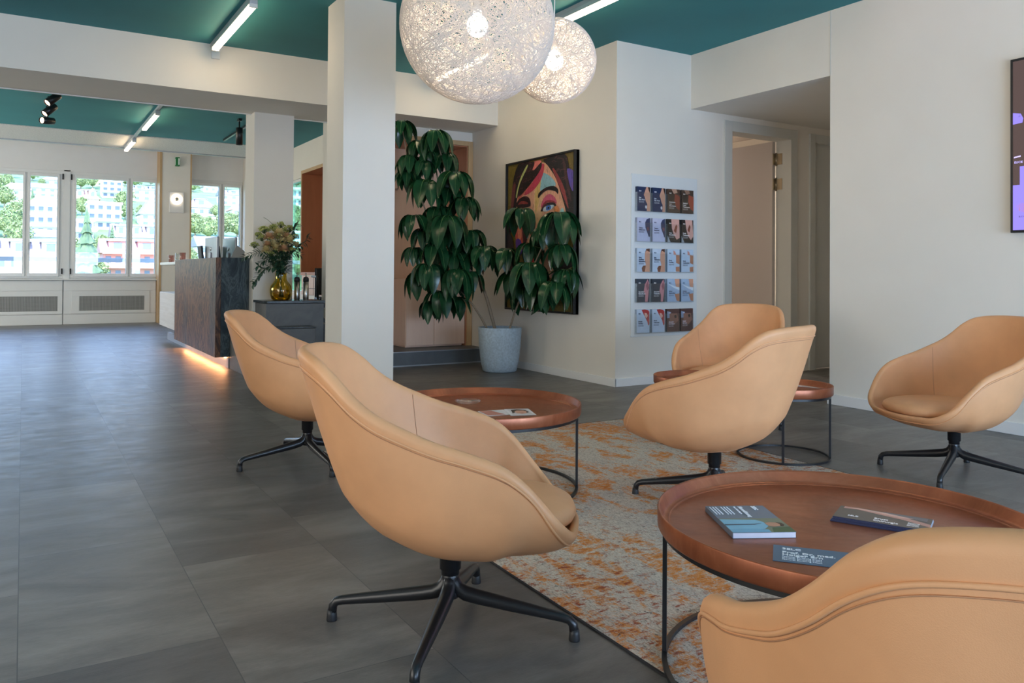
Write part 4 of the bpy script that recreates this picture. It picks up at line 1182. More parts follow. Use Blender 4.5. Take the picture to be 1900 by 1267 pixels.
stems = [([(903, 609), (893, 590), (879, 568), (868, 555)], [.011, .010, .009, .008], .02),
         ([(918, 609), (905, 560), (892, 520), (875, 470), (858, 410), (838, 350), (822, 300), (808, 250)], [.016, .015, .014, .012, .011, .009, .007, .005], .0),
         ([(946, 609), (955, 580), (968, 545), (985, 505), (1005, 460), (1030, 410)], [.010, .009, .008, .007, .006, .004], -.03),
         ([(879, 568), (855, 540), (830, 510)], [.008, .006, .004], .02), ([(892, 520), (850, 480), (800, 420), (775, 350), (755, 290), (746, 235)], [.010, .009, .008, .007, .005, .004], .05)]
for pts, rr, off in stems:
    b = MB(); q = [pp(x, y, off) for x, y in pts]
    if pts[0][1] > 600: q = [Vector((q[0].x, q[0].y, .36))] + q; rr = [rr[0]] + rr
    b.tube(q, rr, 10); b.build('stem', 'trunk', t_)
clusters = [(778, 262, .06, .9), (800, 282, .08, .9), (836, 350, .04, 1.0), (756, 318, .08, .9), (862, 445, .07, 1.0), (822, 432, .08, 1.1), (788, 425, .06, 1.0), (872, 505, .0, 1.0), (800, 560, .03, .9), (746, 226, .02, 1.0), (808, 243, -.05, 1.25), (762, 290, .05, 1.0), (786, 300, .0, .9), (825, 285, .1, 1.0), (845, 320, -.08, 1.25), (792, 335, -.05, 1.3), (862, 368, -.02, 1.1), (768, 400, -.06, 1.15), (815, 385, .05, 1.15),
            (830, 402, -.12, 1.45), (872, 428, .02, 1.1), (805, 455, .0, 1.15), (770, 460, .08, .8), (898, 458, -.03, 1.05), (845, 470, .05, 1.2), (795, 490, -.1, 1.2), (850, 500, -.12, 1.35), (818, 540, -.05, 1.2), (780, 505, .05, 1.1), (880, 470, .06, 1.0), (846, 552, .04, 1.0),
            (968, 388, -.05, 1.15), (1036, 396, -.10, 1.35), (942, 462, -.02, 1.1), (985, 452, .03, 1.0), (1042, 455, .0, 1.1), (983, 488, -.14, 1.5), (1032, 524, -.06, 1.2), (1003, 520, .02, 1.3), (958, 505, .05, 1.2), (1010, 425, .05, 1.0), (1050, 500, .06, 1.0), (970, 530, .0, 1.1)]
rg = random.Random(11)
for px, py, off, s in clusters:
    c_ = pp(px, py, off); b = MB(); n_ = rg.randint(8, 10)
    # keep clear of the wall to the right
    for k in range(n_):
        a = 2 * pi * k / n_ + rg.uniform(-.25, .25)
        L = .255 * s * rg.uniform(.82, 1.12); W = L * .40
        d = Vector((cos(a), sin(a), rg.uniform(-.15, .30))).normalized()
        st = c_ + Vector((0, 0, .0)); e = st + d * .028 * s
        if PX + (e + d * L * .6).x > XP - .04: d.x *= .15; d = (d + Vector((0, -.1, -.5))).normalized(); e = st + d * .04
        b.tube([st, e], .0022, 4, 'stemgreen')
        mk_leaf(b, e, d, L, W, 'leaf', rg.uniform(1.35, 1.65), seg=10, vein='leafvein', early=2.2)
    for v_i, v in enumerate(b.v):
        if PX + v[0] > XP - .012: b.v[v_i] = (XP - .012 - PX, v[1], v[2])
    # leaf stalk back to the trunk
    tr = min((pp(x, y, o_) for pts, _r, o_ in stems for x, y in pts), key=lambda q: (q - c_).length + (0 if q.z < c_.z + .05 else .5))
    if (tr - c_).length < .5: b.tube([c_, c_.lerp(tr, .5) - Vector((0, 0, .01)), tr], .003, 5, 'stemgreen')
    b.build('leaf_cluster', None, t_)

# ------------------------------------------------------------------ painting
t_ = thing('painting', 'large framed expressive painting of a face, partly hidden by the potted tree', 'painting', (XP, 6.45, 1.327))
TA = Matrix(((0, 0, -1, 0), (-1, 0, 0, 0), (0, 1, 0, 0), (0, 0, 0, 1)))  # local x -> -Y, y -> Z, z -> -X
PW, PH = 1.205, 1.485
b = MB(); b.box(-PW / 2, PW / 2, -PH / 2, PH / 2, .002, .030, ink(40, 34, 18), TA); b.build('stretcher', None, t_)
b = MB(); f_ = .018
for q in ((-PW / 2, PW / 2, PH / 2 - f_, PH / 2), (-PW / 2, PW / 2, -PH / 2, -PH / 2 + f_), (-PW / 2, -PW / 2 + f_, -PH / 2 + f_, PH / 2 - f_), (PW / 2 - f_, PW / 2, -PH / 2 + f_, PH / 2 - f_)): b.box(*q, .0, .055, None, TA)
b.build('frame', 'black', t_, .001)
art = [
 ((118, 100, 34), [(60, 172), (515, 85), (515, 1190), (60, 1160)]),
 ((232, 172, 140), [(128, 330), (200, 200), (310, 150), (390, 230), (440, 380), (468, 560), (440, 800), (400, 960), (320, 930), (250, 960), (180, 800), (130, 700), (118, 560)]),
 ((214, 110, 92), [(150, 330), (215, 215), (260, 200), (230, 300), (170, 380), (135, 420)]),
 ((240, 196, 150), [(260, 330), (300, 300), (310, 470), (300, 600), (262, 560), (250, 430)]),
 ((150, 196, 206), [(290, 250), (320, 225), (375, 265), (395, 315), (330, 330), (290, 345)]),
 ((226, 190, 120), [(300, 175), (325, 180), (300, 270), (285, 420), (262, 500), (262, 320)]),
 ((238, 130, 120), [(240, 150), (300, 138), (280, 190), (215, 200)]),
 ((206, 70, 92), [(300, 165), (322, 172), (300, 270), (240, 350), (178, 378), (240, 290), (280, 210)]),
 ((24, 18, 20), [(140, 162), (232, 145), (205, 235), (150, 350), (128, 420), (122, 500), (84, 640), (70, 700), (64, 560), (90, 430), (98, 290)]),
 ((40, 22, 24), [(215, 160), (255, 150), (225, 235), (165, 350), (132, 395), (160, 300), (190, 230)]),
 ((30, 22, 20), [(225, 200), (250, 205), (300, 150), (296, 200), (235, 290), (145, 390), (190, 290)]),
 ((190, 196, 120), [(196, 176), (206, 180), (150, 300), (130, 390), (122, 380), (150, 270)]),
 ((110, 52, 50), [(95, 330), (120, 300), (105, 450), (85, 480)]),
 ((22, 16, 18), [(318, 130), (452, 98), (482, 205), (513, 340), (514, 600), (478, 560), (450, 440), (400, 270), (345, 175)]),
 ((150, 60, 60), [(375, 200), (395, 210), (450, 330), (478, 470), (462, 440), (410, 290)]),
 ((70, 40, 40), [(440, 140), (455, 150), (478, 300), (495, 420), (480, 400), (455, 260)]),
 ((98, 80, 176), [(470, 200), (514, 232), (514, 345), (498, 350), (478, 280)]),
 ((20, 14, 16), [(283, 400), (286, 365), (335, 326), (385, 318), (412, 340), (412, 375), (395, 355), (345, 345), (305, 372)]),
 ((206, 92, 120), [(300, 460), (318, 405), (355, 372), (392, 395), (405, 440), (380, 425), (340, 425), (312, 455)]),
 ((150, 50, 60), [(305, 470), (320, 435), (345, 415), (385, 420), (400, 440), (350, 430), (325, 450)]),
 ((24, 20, 24), [(300, 490), (318, 455), (345, 435), (385, 432), (402, 448), (400, 462), (385, 455), (330, 468), (318, 490)]),
 ((196, 214, 224), [(316, 486), (330, 460), (384, 448), (380, 470), (350, 490), (330, 494)]),
 ((60, 110, 190), [(338, 484), (338, 460), (352, 450), (368, 456), (368, 474), (354, 486)]),
 ((12, 14, 30), [(348, 476), (348, 464), (358, 462), (358, 474)]),
 ((232, 150, 90), [(388, 470), (410, 455), (420, 490), (395, 505)]),
 ((160, 206, 206), [(425, 500), (445, 470), (460, 545), (430, 560), (420, 530)]),
 ((40, 18, 20), [(126, 445), (150, 405), (190, 385), (222, 400), (230, 450), (205, 462), (150, 468)]),
 ((140, 56, 50), [(140, 445), (165, 420), (205, 425), (212, 440), (170, 440)]),
 ((206, 84, 70), [(122, 620), (160, 575), (190, 590), (205, 690), (178, 780), (150, 720), (128, 690)]),
 ((232, 140, 110), [(140, 620), (160, 600), (170, 660), (150, 700)]),
 ((46, 20, 30), [(175, 600), (205, 580), (215, 640), (190, 760), (180, 700)]),
 ((120, 170, 200), [(206, 590), (226, 575), (222, 650), (206, 680)]),
 ((84, 50, 150), [(128, 690), (162, 690), (176, 770), (150, 800), (134, 770)]),
 ((150, 34, 40), [(232, 620), (262, 615), (285, 660), (262, 690), (238, 670)]),
 ((190, 40, 44), [(205, 740), (250, 720), (292, 742), (288, 790), (240, 860), (200, 840)]),
 ((232, 176, 156), [(250, 690), (275, 695), (268, 730), (248, 720)]),
 ((176, 200, 214), [(345, 600), (372, 570), (390, 610), (372, 680), (352, 650)]),
 ((236, 190, 180), [(372, 940), (410, 880), (436, 880), (430, 930), (395, 950)]),
 ((24, 18, 20), [(440, 820), (512, 760), (510, 860), (470, 940), (415, 985), (412, 930)]),
 ((180, 176, 120), [(445, 940), (500, 880), (505, 950), (450, 1010)]),
 ((24, 18, 22), [(62, 560), (84, 640), (110, 700), (130, 900), (180, 1100), (100, 1130), (62, 900)]),
]


def art_uv(x, y):
    u = (x - 60) / 455; t0 = 172 + (85 - 172) * u; t1 = 1160 + (1190 - 1160) * u
    v = (y - t0) / (t1 - t0); w_ = PW - 2 * f_; h_ = PH - 2 * f_
    return (-w_ / 2 + u * w_, h_ / 2 - v * h_)


b = MB()
for k, (col, poly) in enumerate(art):
    pts = [art_uv(*p) for p in poly]
    if k: 
        q = catmull([(x, y, 0) for x, y in pts], 3); pts = [(max(-PW / 2 + f_, min(PW / 2 - f_, x)), max(-PH / 2 + f_, min(PH / 2 - f_, y))) for x, y, _z in q]
    patch(b, pts, .0335 + k * .0003, paint(*col), TA)
b.build('canvas', None, t_)

# ------------------------------------------------------------------ brochure rack
HX0, HX1, HZ0, HZ1 = 4.428, 5.10, .415, 1.812
t_ = thing('brochure_rack', 'wall-mounted acrylic rack holding five rows of brochures', 'brochure rack', (HX0, YB, HZ0))
b = MB(); b.box(0, HX1 + .09 - HX0, -.010, -.002, 0, HZ1 - HZ0); b.build('back_plate', 'frost', t_, .001)
rows = [(1.494, 1.701), (1.233, 1.436), (.972, 1.173), (.711, .912), (.449, .649)]
cols = [4.468, 4.640, 4.812, 4.976]
BW = .142
for (z0, z1) in rows:
    for x in cols:
        b = MB(); X = x - HX0; Z = z0 - HZ0
        b.box(X - .006, X + BW + .006, -.045, -.043, Z - .006, Z + .16); b.box(X - .006, X - .004, -.043, -.010, Z - .006, Z + .16); b.box(X + BW + .004, X + BW + .006, -.043, -.010, Z - .006, Z + .16)
        b.box(X - .004, X + BW + .004, -.043, -.010, Z - .006, Z - .004); b.build('pocket', 'acrylic', t_)
SK, SK2, SKD = (214, 160, 134), (196, 134, 104), (120, 70, 52)
def P_(*a): return list(a)
# designs in cover units: x 0..1, y 0..1 (bottom up)
designs = [
 dict(bg=(26, 46, 86), fg=(235, 238, 244), txt=['Bye', 'Bye Akne'], ty=.52, art=[(SK, [(1, 1), (.70, 1), (.62, .86), (.50, .66), (.58, .58), (.66, .40), (.78, .30), (.74, .0), (1, 0)]), ((50, 30, 26), [(.82, 1), (1, 1), (1, .74), (.90, .84)]), ((225, 225, 228), [(.60, .16), (.66, .10), (.72, .10), (.76, .16), (.72, .23), (.64, .23)])]),
 dict(bg=(26, 46, 86), fg=(235, 238, 244), txt=['Bye', 'Bye Acne'], ty=.52, art=[(SK, [(1, 1), (.74, 1), (.66, .86), (.54, .66), (.62, .58), (.70, .40), (.80, .30), (.78, .0), (1, 0)]), ((50, 30, 26), [(.84, 1), (1, 1), (1, .70), (.90, .84)]), ((225, 225, 228), [(.62, .16), (.68, .10), (.74, .10), (.78, .16), (.74, .23), (.66, .23)])]),
 dict(bg=(84, 62, 50), fg=(238, 230, 224), txt=['Medizinische', 'Laser', 'Behandlungen'], ty=.42, art=[((58, 42, 34), [(.05, .9), (.5, .95), (.55, .6), (.3, .45), (.05, .6)]), ((150, 70, 50), [(.6, .8), (1, .7), (1, .1), (.72, .2), (.55, .5)]), ((190, 150, 128), [(.3, 1), (.7, 1), (.8, .86), (.5, .8)])]),
 dict(bg=(78, 60, 50), fg=(238, 230, 224), txt=['Medical', 'Laser', 'Treatments'], ty=.40, art=[((50, 38, 32), [(.05, .86), (.45, .92), (.5, .6), (.3, .45), (.05, .6)]), ((176, 80, 56), [(.6, .8), (1, .72), (1, .1), (.75, .2), (.55, .5)]), ((150, 118, 100), [(.2, 1), (.6, 1), (.7, .86), (.4, .8)])]),
 dict(bg=(196, 198, 222), fg=(52, 58, 92), txt=['Tattoo', 'Entfernung'], ty=.54, art=[((62, 66, 96), [(1, 1), (.74, .94), (.62, .80), (.64, .58), (.80, .36), (.9, .2), (1, .2)]), ((120, 70, 74), [(.74, .6), (.9, .62), (.94, .5), (.8, .44)])]),
 dict(bg=(200, 202, 226), fg=(52, 58, 92), txt=['Tattoo', 'Removal'], ty=.54, art=[((56, 62, 92), [(1, 1), (.78, .94), (.66, .80), (.68, .58), (.84, .36), (.94, .2), (1, .2)]), ((128, 80, 84), [(.78, .6), (.94, .62), (.96, .5), (.84, .44)])]),
 dict(bg=(38, 34, 32), fg=(238, 236, 236), txt=['Falten', 'Behandlungen'], ty=.38, art=[((224, 172, 160), [(.3, 1), (.95, 1), (1, .2), (.75, .12), (.5, .35), (.35, .62)]), ((150, 76, 50), [(.5, .5), (.7, .78), (.8, .7), (.7, .4)]), ((160, 168, 176), [(0, .3), (.25, 0), (0, 0)])]),
 dict(bg=(44, 36, 36), fg=(238, 236, 236), txt=['Facial', 'Treatments'], ty=.38, art=[((226, 176, 164), [(.3, 1), (.9, 1), (1, .3), (.8, .12), (.55, .3), (.4, .6)]), ((140, 64, 44), [(.5, .55), (.66, .8), (.76, .7), (.66, .45)]), ((160, 168, 176), [(0, .3), (.25, 0), (0, 0)])]),
 dict(bg=(198, 212, 230), fg=(58, 74, 104), txt=['Haut', 'Straffung', 'Behandlung'], ty=.58, art=[((92, 56, 44), [(.62, .82), (.72, .98), (1, 1), (1, .8)]), (SK, [(.62, .8), (.74, .92), (1, .84), (1, 0), (.42, 0), (.36, .16), (.5, .26), (.7, .28), (.6, .5)]), (SKD, [(.36, .16), (.5, .27), (.68, .26), (.6, 0), (.44, 0)])]),
 dict(bg=(200, 214, 232), fg=(58, 74, 104), txt=['Skin', 'Tightening'], ty=.58, art=[((84, 50, 40), [(.64, .82), (.74, .98), (1, 1), (1, .8)]), (SK, [(.64, .8), (.76, .92), (1, .84), (1, 0), (.44, 0), (.38, .16), (.52, .26), (.72, .28), (.62, .5)]), (SKD, [(.38, .16), (.52, .27), (.7, .26), (.62, 0), (.46, 0)])]),
 dict(bg=(196, 214, 234), fg=(58, 74, 104), txt=['Body', 'Forming'], ty=.48, art=[(SK2, [(1, .74), (.70, .76), (.72, .4), (1, .34)]), ((206, 150, 140), [(.48, .94), (.62, .90), (.74, .74), (.5, .76)]), (SK2, [(.70, .02), (.68, .22), (1, .24), (1, .02)])]),
 dict(bg=(196, 214, 234), fg=(58, 74, 104), txt=['Body', 'Contouring'], ty=.46, art=[(SK2, [(1, .74), (.72, .76), (.74, .4), (1, .34)]), ((206, 150, 140), [(.50, .94), (.64, .90), (.76, .74), (.52, .76)]), (SK2, [(.72, .02), (.70, .22), (1, .24), (1, .02)])]),
 dict(bg=(56, 66, 78), fg=(236, 238, 242), txt=['Liposuktion', 'Behandlungen'], ty=.42, art=[((196, 134, 140), [(.84, .98), (.62, .76), (.54, .48), (.66, .3), (.64, .02), (.84, .02), (.9, .3), (.96, .8)]), ((150, 90, 100), [(.84, .9), (.7, .7), (.8, .5), (.94, .6)])]),
 dict(bg=(52, 60, 72), fg=(236, 238, 242), txt=['Liposuction', 'Treatments'], ty=.42, art=[((200, 140, 146), [(.88, .98), (.66, .76), (.58, .48), (.70, .3), (.68, .02), (.86, .02), (.92, .3), (.98, .8)]), ((150, 90, 100), [(.88, .9), (.74, .7), (.84, .5), (.96, .6)])]),
 dict(bg=(170, 192, 218), fg=(76, 92, 120), txt=['Intimer', 'Hautstraffung'], ty=.44, art=[(SK, [(.6, 1), (1, 1), (1, .62), (.7, .66)]), ((226, 234, 244), [(0, .8), (.5, .62), (1, .5), (1, .62), (.6, .68)]), (SK2, [(.6, .34), (1, .36), (1, .02), (.78, .04)])]),
 dict(bg=(170, 192, 218), fg=(76, 92, 120), txt=['Intimate', 'Skin Tightening'], ty=.44, art=[(SK, [(.62, 1), (1, 1), (1, .62), (.72, .66)]), ((226, 234, 244), [(0, .78), (.5, .60), (1, .48), (1, .62), (.6, .66)]), (SK2, [(.62, .34), (1, .36), (1, .02), (.80, .04)])]),
 dict(bg=(198, 214, 234), fg=(56, 72, 104), txt=['Breast', 'Surgery'], ty=.46, art=[((176, 60, 60), [(.38, .98), (.62, 1), (.9, .96), (.98, .9), (.98, .4), (.8, .5), (.7, .62), (.55, .78)]), ((236, 190, 176), [(.6, .86), (.78, .84), (.86, .72), (.76, .62), (.62, .70)]), ((200, 90, 84), [(.8, .54), (.98, .56), (.98, .36), (.9, .3)])]),
 dict(bg=(196, 212, 234), fg=(56, 72, 104), txt=['Brust', 'Chirurgie'], ty=.48, art=[((176, 60, 60), [(.36, .98), (.60, 1), (.88, .96), (.98, .9), (.98, .44), (.8, .52), (.7, .62), (.53, .78)]), ((236, 190, 176), [(.6, .84), (.76, .82), (.86, .70), (.76, .60), (.62, .68)]), ((200, 90, 84), [(.8, .52), (.98, .54), (.98, .34), (.9, .28)])]),
 dict(bg=(96, 70, 66), fg=(226, 222, 236), txt=['Augenlid', 'Korrektur'], ty=.40, art=[((140, 160, 190), [(0, .9), (.3, .86), (.2, .6), (0, .6)]), ((146, 104, 92), [(.2, .8), (.8, .8), (.95, .5), (.6, .3), (.2, .4)]), ((40, 26, 24), [(.56, .70), (.74, .74), (.78, .62), (.64, .58)])]),
 dict(bg=(90, 62, 60), fg=(226, 222, 236), txt=['Eyelid', 'Surgery'], ty=.42, art=[((140, 160, 190), [(0, .9), (.3, .86), (.2, .6), (0, .6)]), ((150, 106, 94), [(.2, .8), (.8, .8), (.95, .5), (.6, .3), (.2, .4)]), ((40, 26, 24), [(.56, .72), (.74, .76), (.78, .64), (.64, .60)])]),
]
rown = ['top row', 'second row', 'middle row', 'fourth row', 'bottom row']; coln = ['leftmost', 'second from left', 'third from left', 'rightmost']
look = ['dark blue face brochure'] * 2 + ['brown brochure'] * 2 + ['pale lilac brochure'] * 2 + ['black and pink brochure'] * 2 + ['pale blue portrait brochure'] * 2 + ['pale blue body brochure'] * 2 + ['dark grey brochure'] * 2 + ['light blue skin brochure'] * 2 + ['pale blue brochure with red art'] * 2 + ['dark brown eye brochure'] * 2
TB = Matrix(((1, 0, 0, 0), (0, 0, -1, 0), (0, 1, 0, 0), (0, 0, 0, 1)))  # local x->X, y->Z, z->-Y
for i, d in enumerate(designs):
    r_, c_ = divmod(i, 4); z0, z1 = rows[r_]; Hh = z1 - z0
    t_ = thing('brochure', '%s, %s in the %s of the rack' % (look[i], coln[c_], rown[r_]), 'brochure', (cols[c_], YB - .012, z0), 0, 'brochures in the wall rack')
    b = MB(); b.box(0, BW, 0, Hh, 0, .026, ink(*[int(v * .8) for v in d['bg']]), TB); b.build('copies', None, t_)
    b = MB(); b.box(.0, BW, .0, Hh, .026, .0266, ink(*d['bg']), TB)
    for k, (col, poly) in enumerate(d['art']): patch(b, [(max(0, min(1, x)) * BW, y * Hh) for x, y in poly], .0270 + .0003 * k, ink(*col), TB)
    b.build('cover', None, t_)
    l = MB(); zt = .0284; ty = d['ty'] * Hh; fg = ink(*d['fg'])
    put_text(l, '3ELC', .012, BW * .12, Hh * .80, zt, fg, TB, bold=.0005)
    for k, s_ in enumerate(d['txt']): put_text(l, s_, .0165 if max(len(q) for q in d['txt']) < 11 else .0138, BW * .12, ty - k * .0165, zt, fg, TB, bold=.0005)
    yy = ty - len(d['txt']) * .0165
    for k in range(2): put_text(l, 'Information und Preise', .0062, BW * .12, yy - k * .008 + .004, zt, fg, TB)
    l.build('lettering', None, t_)

# ------------------------------------------------------------------ TV
tvy1 = at(1874, 111, 'X', XR - .05).y; tvz1 = at(1874, 111, 'X', XR - .05).z; tvz0 = at(1876.3, 432, 'X', XR - .05).z
TH = tvz1 - tvz0; TW = TH * 1.72
t_ = thing('television', 'wall-mounted screen with thin dark frame and purple picture at the right', 'television', (XR - .003, tvy1, tvz0))
TT = Matrix(((0, 0, -1, 0), (-1, 0, 0, 0), (0, 1, 0, 0), (0, 0, 0, 1)))
b = MB(); b.box(0, TW, 0, TH, .012, .045, None, TT); b.box(.2, TW - .2, .2, TH - .2, 0, .012, None, TT); b.build('housing', 'black', t_, .003)


def scr(name, col, st):
    return emit(name, srgb(*col), st)


b = MB(); sd = scr('screen_dark_brown', (70, 58, 56), 1); sv = scr('screen_violet', (120, 108, 196), 1); sl = scr('screen_light_violet', (176, 166, 236), 1); sk = scr('screen_skin', (150, 100, 110), 1)
f_ = .016
b.box(f_, TW - f_, f_, TH - f_, .0452, .0458, sd, TT)
for m_, poly in ((sv, [(f_, .72), (.06, .71), (.075, .68), (.07, .655), (f_, .65)]), (sd, [(.045, .69), (.055, .71), (.06, .69)]), (sl, [(f_ + .006, .455), (.06, .46), (.06, .452), (f_ + .006, .447)]), (sl, [(.25, .8), (.8, .78), (.9, .5), (.5, .4), (.3, .55)]),
                 (sv, [(.055, .395), (.30, .40), (.8, .36), (TW - f_, .3), (TW - f_, f_), (.055, f_), (.055, .28)]), (sv, [(f_, .285), (.06, .285), (.06, f_), (f_, f_)]), (sk, [(.03, .16), (.055, .175), (.12, .17), (.16, .13), (.10, .11), (.05, .13)]), (sd, [(.05, .10), (.12, .10), (.12, .09), (.05, .09)])):
    patch(b, poly, .0462, m_, TT)
b.build('screen', None, t_)
l = MB(); put_text(l, 'ELICIE', .018, f_ + .008, .415, .0464, sl, TT); l.build('lettering', None, t_)

# ------------------------------------------------------------------ outside: railing, hillside, houses, trees
t_ = thing('balcony_railing', 'grey horizontal balcony rail outside the far windows', 'railing', (0, 17.1, 0))
b = MB(); b.box(-4, 5.2, -.03, .03, 1.11, 1.19); b.build('handrail', 'alu', t_, .005)
for x in (-3.6, -1.0, .65, 2.4, 4.9):
    b = MB(); b.box(x - .02, x + .02, -.02, .02, 0, 1.11); b.build('post', 'alu', t_)
b = MB(); b.box(-4, 5.4, WY + .2, 17.4, -.2, -.01); struct('floor_balcony', b, 'concrete')
def zg(d): return -3.4 + (d - 140) * (.17 if d > 140 else .10)
b = MB(); ns = 30; vs = []; fs = []
for j in range(ns + 1):
    d = 22 + 520 * j / ns
    for i in range(ns + 1):
        x = -160 + 480 * i / ns; vs.append((x, d, zg(d)))
for j in range(ns):
    for i in range(ns): a = j * (ns + 1) + i; fs.append((a, a + 1, a + ns + 2, a + ns + 1))
b.add(vs, fs); struct('floor_hillside', b, 'hill')


def hill_at(px, py):
    d = F2 + R3 * ((px - CX) / FPX) - U3 * ((py - CY) / FPX); k = d.z / d.y
    Y = (-3.4 - 140 * .17 - .95) / (k - .17)
    if Y < 140: Y = (-3.4 - 14 - .95) / (k - .10)
    Y = min(max(Y, 24), 520); return CAMP + d * (Y / d.y), Y


HB = []


def house(label, px, eave, ridge, base, wpx, roof, wall, floors, style='gable', dorm=0, bays=None, balc=False):
    """house standing on the hill where its foot shows at photo pixel (px, base); sizes follow from its distance"""
    P, dist = hill_at(px, base); dist = (P - CAMP).dot(F2); mp = dist / FPX; Wm = wpx * mp; hm = (base - eave) * mp; RH = max(.3, (eave - ridge) * mp); depth = min(14, max(8, Wm * .6))
    HB.append((P.x - Wm / 2 - 1, P.x + Wm / 2 + 1, P.y - 2, P.y + depth + 1))
    t = thing('house', label, 'house', (P.x, P.y, P.z), 0, 'houses on the hillside')
    b = MB(); b.box(-Wm / 2, Wm / 2, 0, depth, -6, hm); b.build('walls', wall, t)
    b = MB(); e = .5; R_ = RH
    if style == 'gable': b.add([(-Wm / 2 - e, -e, hm), (Wm / 2 + e, -e, hm), (Wm / 2 + e, depth + e, hm), (-Wm / 2 - e, depth + e, hm), (-Wm / 2 - e, depth / 2, hm + R_), (Wm / 2 + e, depth / 2, hm + R_)], [(0, 1, 5, 4), (2, 3, 4, 5), (0, 4, 3), (1, 2, 5), (0, 3, 2, 1)])
    elif style == 'front': b.add([(-Wm / 2 - e, -e, hm), (Wm / 2 + e, -e, hm), (Wm / 2 + e, depth + e, hm), (-Wm / 2 - e, depth + e, hm), (0, -e, hm + R_), (0, depth + e, hm + R_)], [(0, 1, 4), (2, 3, 5), (0, 4, 5, 3), (1, 2, 5, 4), (0, 3, 2, 1)])
    elif style == 'hip': b.add([(-Wm / 2 - e, -e, hm), (Wm / 2 + e, -e, hm), (Wm / 2 + e, depth + e, hm), (-Wm / 2 - e, depth + e, hm), (-Wm * .2, depth / 2, hm + R_), (Wm * .2, depth / 2, hm + R_)], [(0, 1, 5, 4), (2, 3, 4, 5), (3, 0, 4), (1, 2, 5), (0, 3, 2, 1)])
    else: b.box(-Wm / 2 - .3, Wm / 2 + .3, -.3, depth + .3, hm, hm + .35)
    b.build('roof', roof, t)
    nb = bays or max(2, int(Wm / 2.6)); fh = hm / floors
    for f in range(floors):
        for k in range(nb):
            x = -Wm / 2 + Wm * (k + .5) / nb; b = MB(); w_ = Wm / nb * (.36 if not balc else .42)
            b.box(x - w_ / 2 * 1.3, x + w_ / 2 * 1.3, -.06, .02, f * fh + fh * .30, f * fh + fh * .78); b.build('window', 'housewin', t)
        if balc:
            b = MB(); b.box(-Wm / 2 - .2, Wm / 2 + .2, -1.3, 0, f * fh + fh * .93, f * fh + fh * 1.20); b.build('balcony', wall, t)
    for k in range(dorm):
        x = -Wm / 2 + Wm * (k + .5) / dorm; dw = min(1.6, Wm / dorm * .3); y0_ = depth / 2 * .18; z1_ = hm + R_ * .80
        b = MB(); b.box(x - dw, x + dw, y0_, depth * .45, hm + R_ * .1, z1_); b.build('dormer', wall, t)
        b = MB(); b.box(x - dw - .3, x + dw + .3, y0_ - .4, depth * .46, z1_, z1_ + .25); b.build('dormer_roof', 'roofgrey', t)
        b = MB(); b.box(x - dw * .5, x + dw * .5, y0_ - .06, y0_ + .02, hm + R_ * .3, hm + R_ * .7); b.build('dormer_window', 'housewin', t)
    return t


H = house
H('long white house with brown roof and dormers, lowest in the leftmost window', 36, 476, 441, 530, 150, 'rooftile', 'housewall', 2, 'gable', 3, 8)
H('low grey-roofed house just above the long dormered house', 88, 440, 424, 456, 58, 'roofgrey', 'housewall', 1)
H('white terraced house with brown hip roof in the left window', 84, 379, 361, 440, 58, 'rooftile', 'housewall', 3, 'hip', 0, 4, True)
H('white house high at the upper left beside trees', 30, 352, 337, 374, 48, 'rooftile', 'housewall', 2, 'hip')
H('white grey-roofed house near the top of the left window', 80, 349, 338, 366, 44, 'roofgrey', 'housewall', 2)
H('cream villa highest above the left window mullion', 96, 334, 325, 345, 30, 'rooftile', 'housewarm', 1, 'hip')
H('cream house with pinkish mansard roof in the middle window', 160, 369, 349, 382, 42, 'roofred', 'housewarm', 1, 'hip', 2)
H('large modern white building with balcony floors in the middle window', 194, 378, 376, 426, 56, 'housewall', 'housewall', 3, 'flat', 0, 4, True)
H('white apartment block near the top of the middle window', 208, 336, 334, 367, 34, 'housewall', 'housewall', 3, 'flat', 0, 3, True)
H('white balconied building at the left edge of the middle window', 150, 410, 408, 448, 42, 'housewall', 'housewall', 2, 'flat', 0, 3, True)
H('white row houses near the top of the narrow middle pane', 272, 353, 344, 374, 48, 'roofgrey', 'housewall', 2, 'gable', 2)
H('steep dark gabled house in the narrow middle pane', 279, 398, 368, 420, 34, 'roofgrey', 'housewall', 2, 'front')
H('wide house with brown tiled roof above the pink house', 254, 441, 415, 457, 78, 'rooftile', 'housewall', 1, 'gable', 3)
H('pink house with coral facade, lowest beside the wood-edged column', 246, 470, 442, 522, 98, 'roofred', 'housepink', 2, 'gable', 2, 6, True)
H('white house with reddish roof and dormer right of the column', 374, 385, 366, 400, 46, 'rooftile', 'housewall', 1, 'hip', 1)
H('white grey-roofed terraced building at the upper right', 434, 362, 352, 382, 46, 'roofgrey', 'housewall', 2, 'gable', 1)
H('low house with orange-red roof right of the column', 386, 410, 400, 421, 52, 'roofred', 'housewarm', 1)
H('white gabled house left of the far pillar', 446, 390, 376, 410, 30, 'roofred', 'housewall', 2, 'front')
H('wide grey-roofed white house behind the reception monitors', 424, 458, 438, 488, 104, 'roofgrey', 'housewall', 2, 'gable', 0, 6)
H('pale flat-roofed building lowest behind the reception monitors', 440, 496, 494, 524, 110, 'roofgrey', 'housewall', 1, 'flat')
H('white block highest in the greenish side window', 562, 352, 350, 402, 44, 'housewall', 'housewall', 3, 'flat', 0, 4, True)
H('white block lower in the greenish side window', 558, 432, 430, 482, 56, 'housewall', 'housewall', 3, 'flat', 0, 4, True)
H('white hip-roofed house at the top right of the hillside', 396, 347, 339, 357, 34, 'rooftile', 'housewall', 1, 'hip')
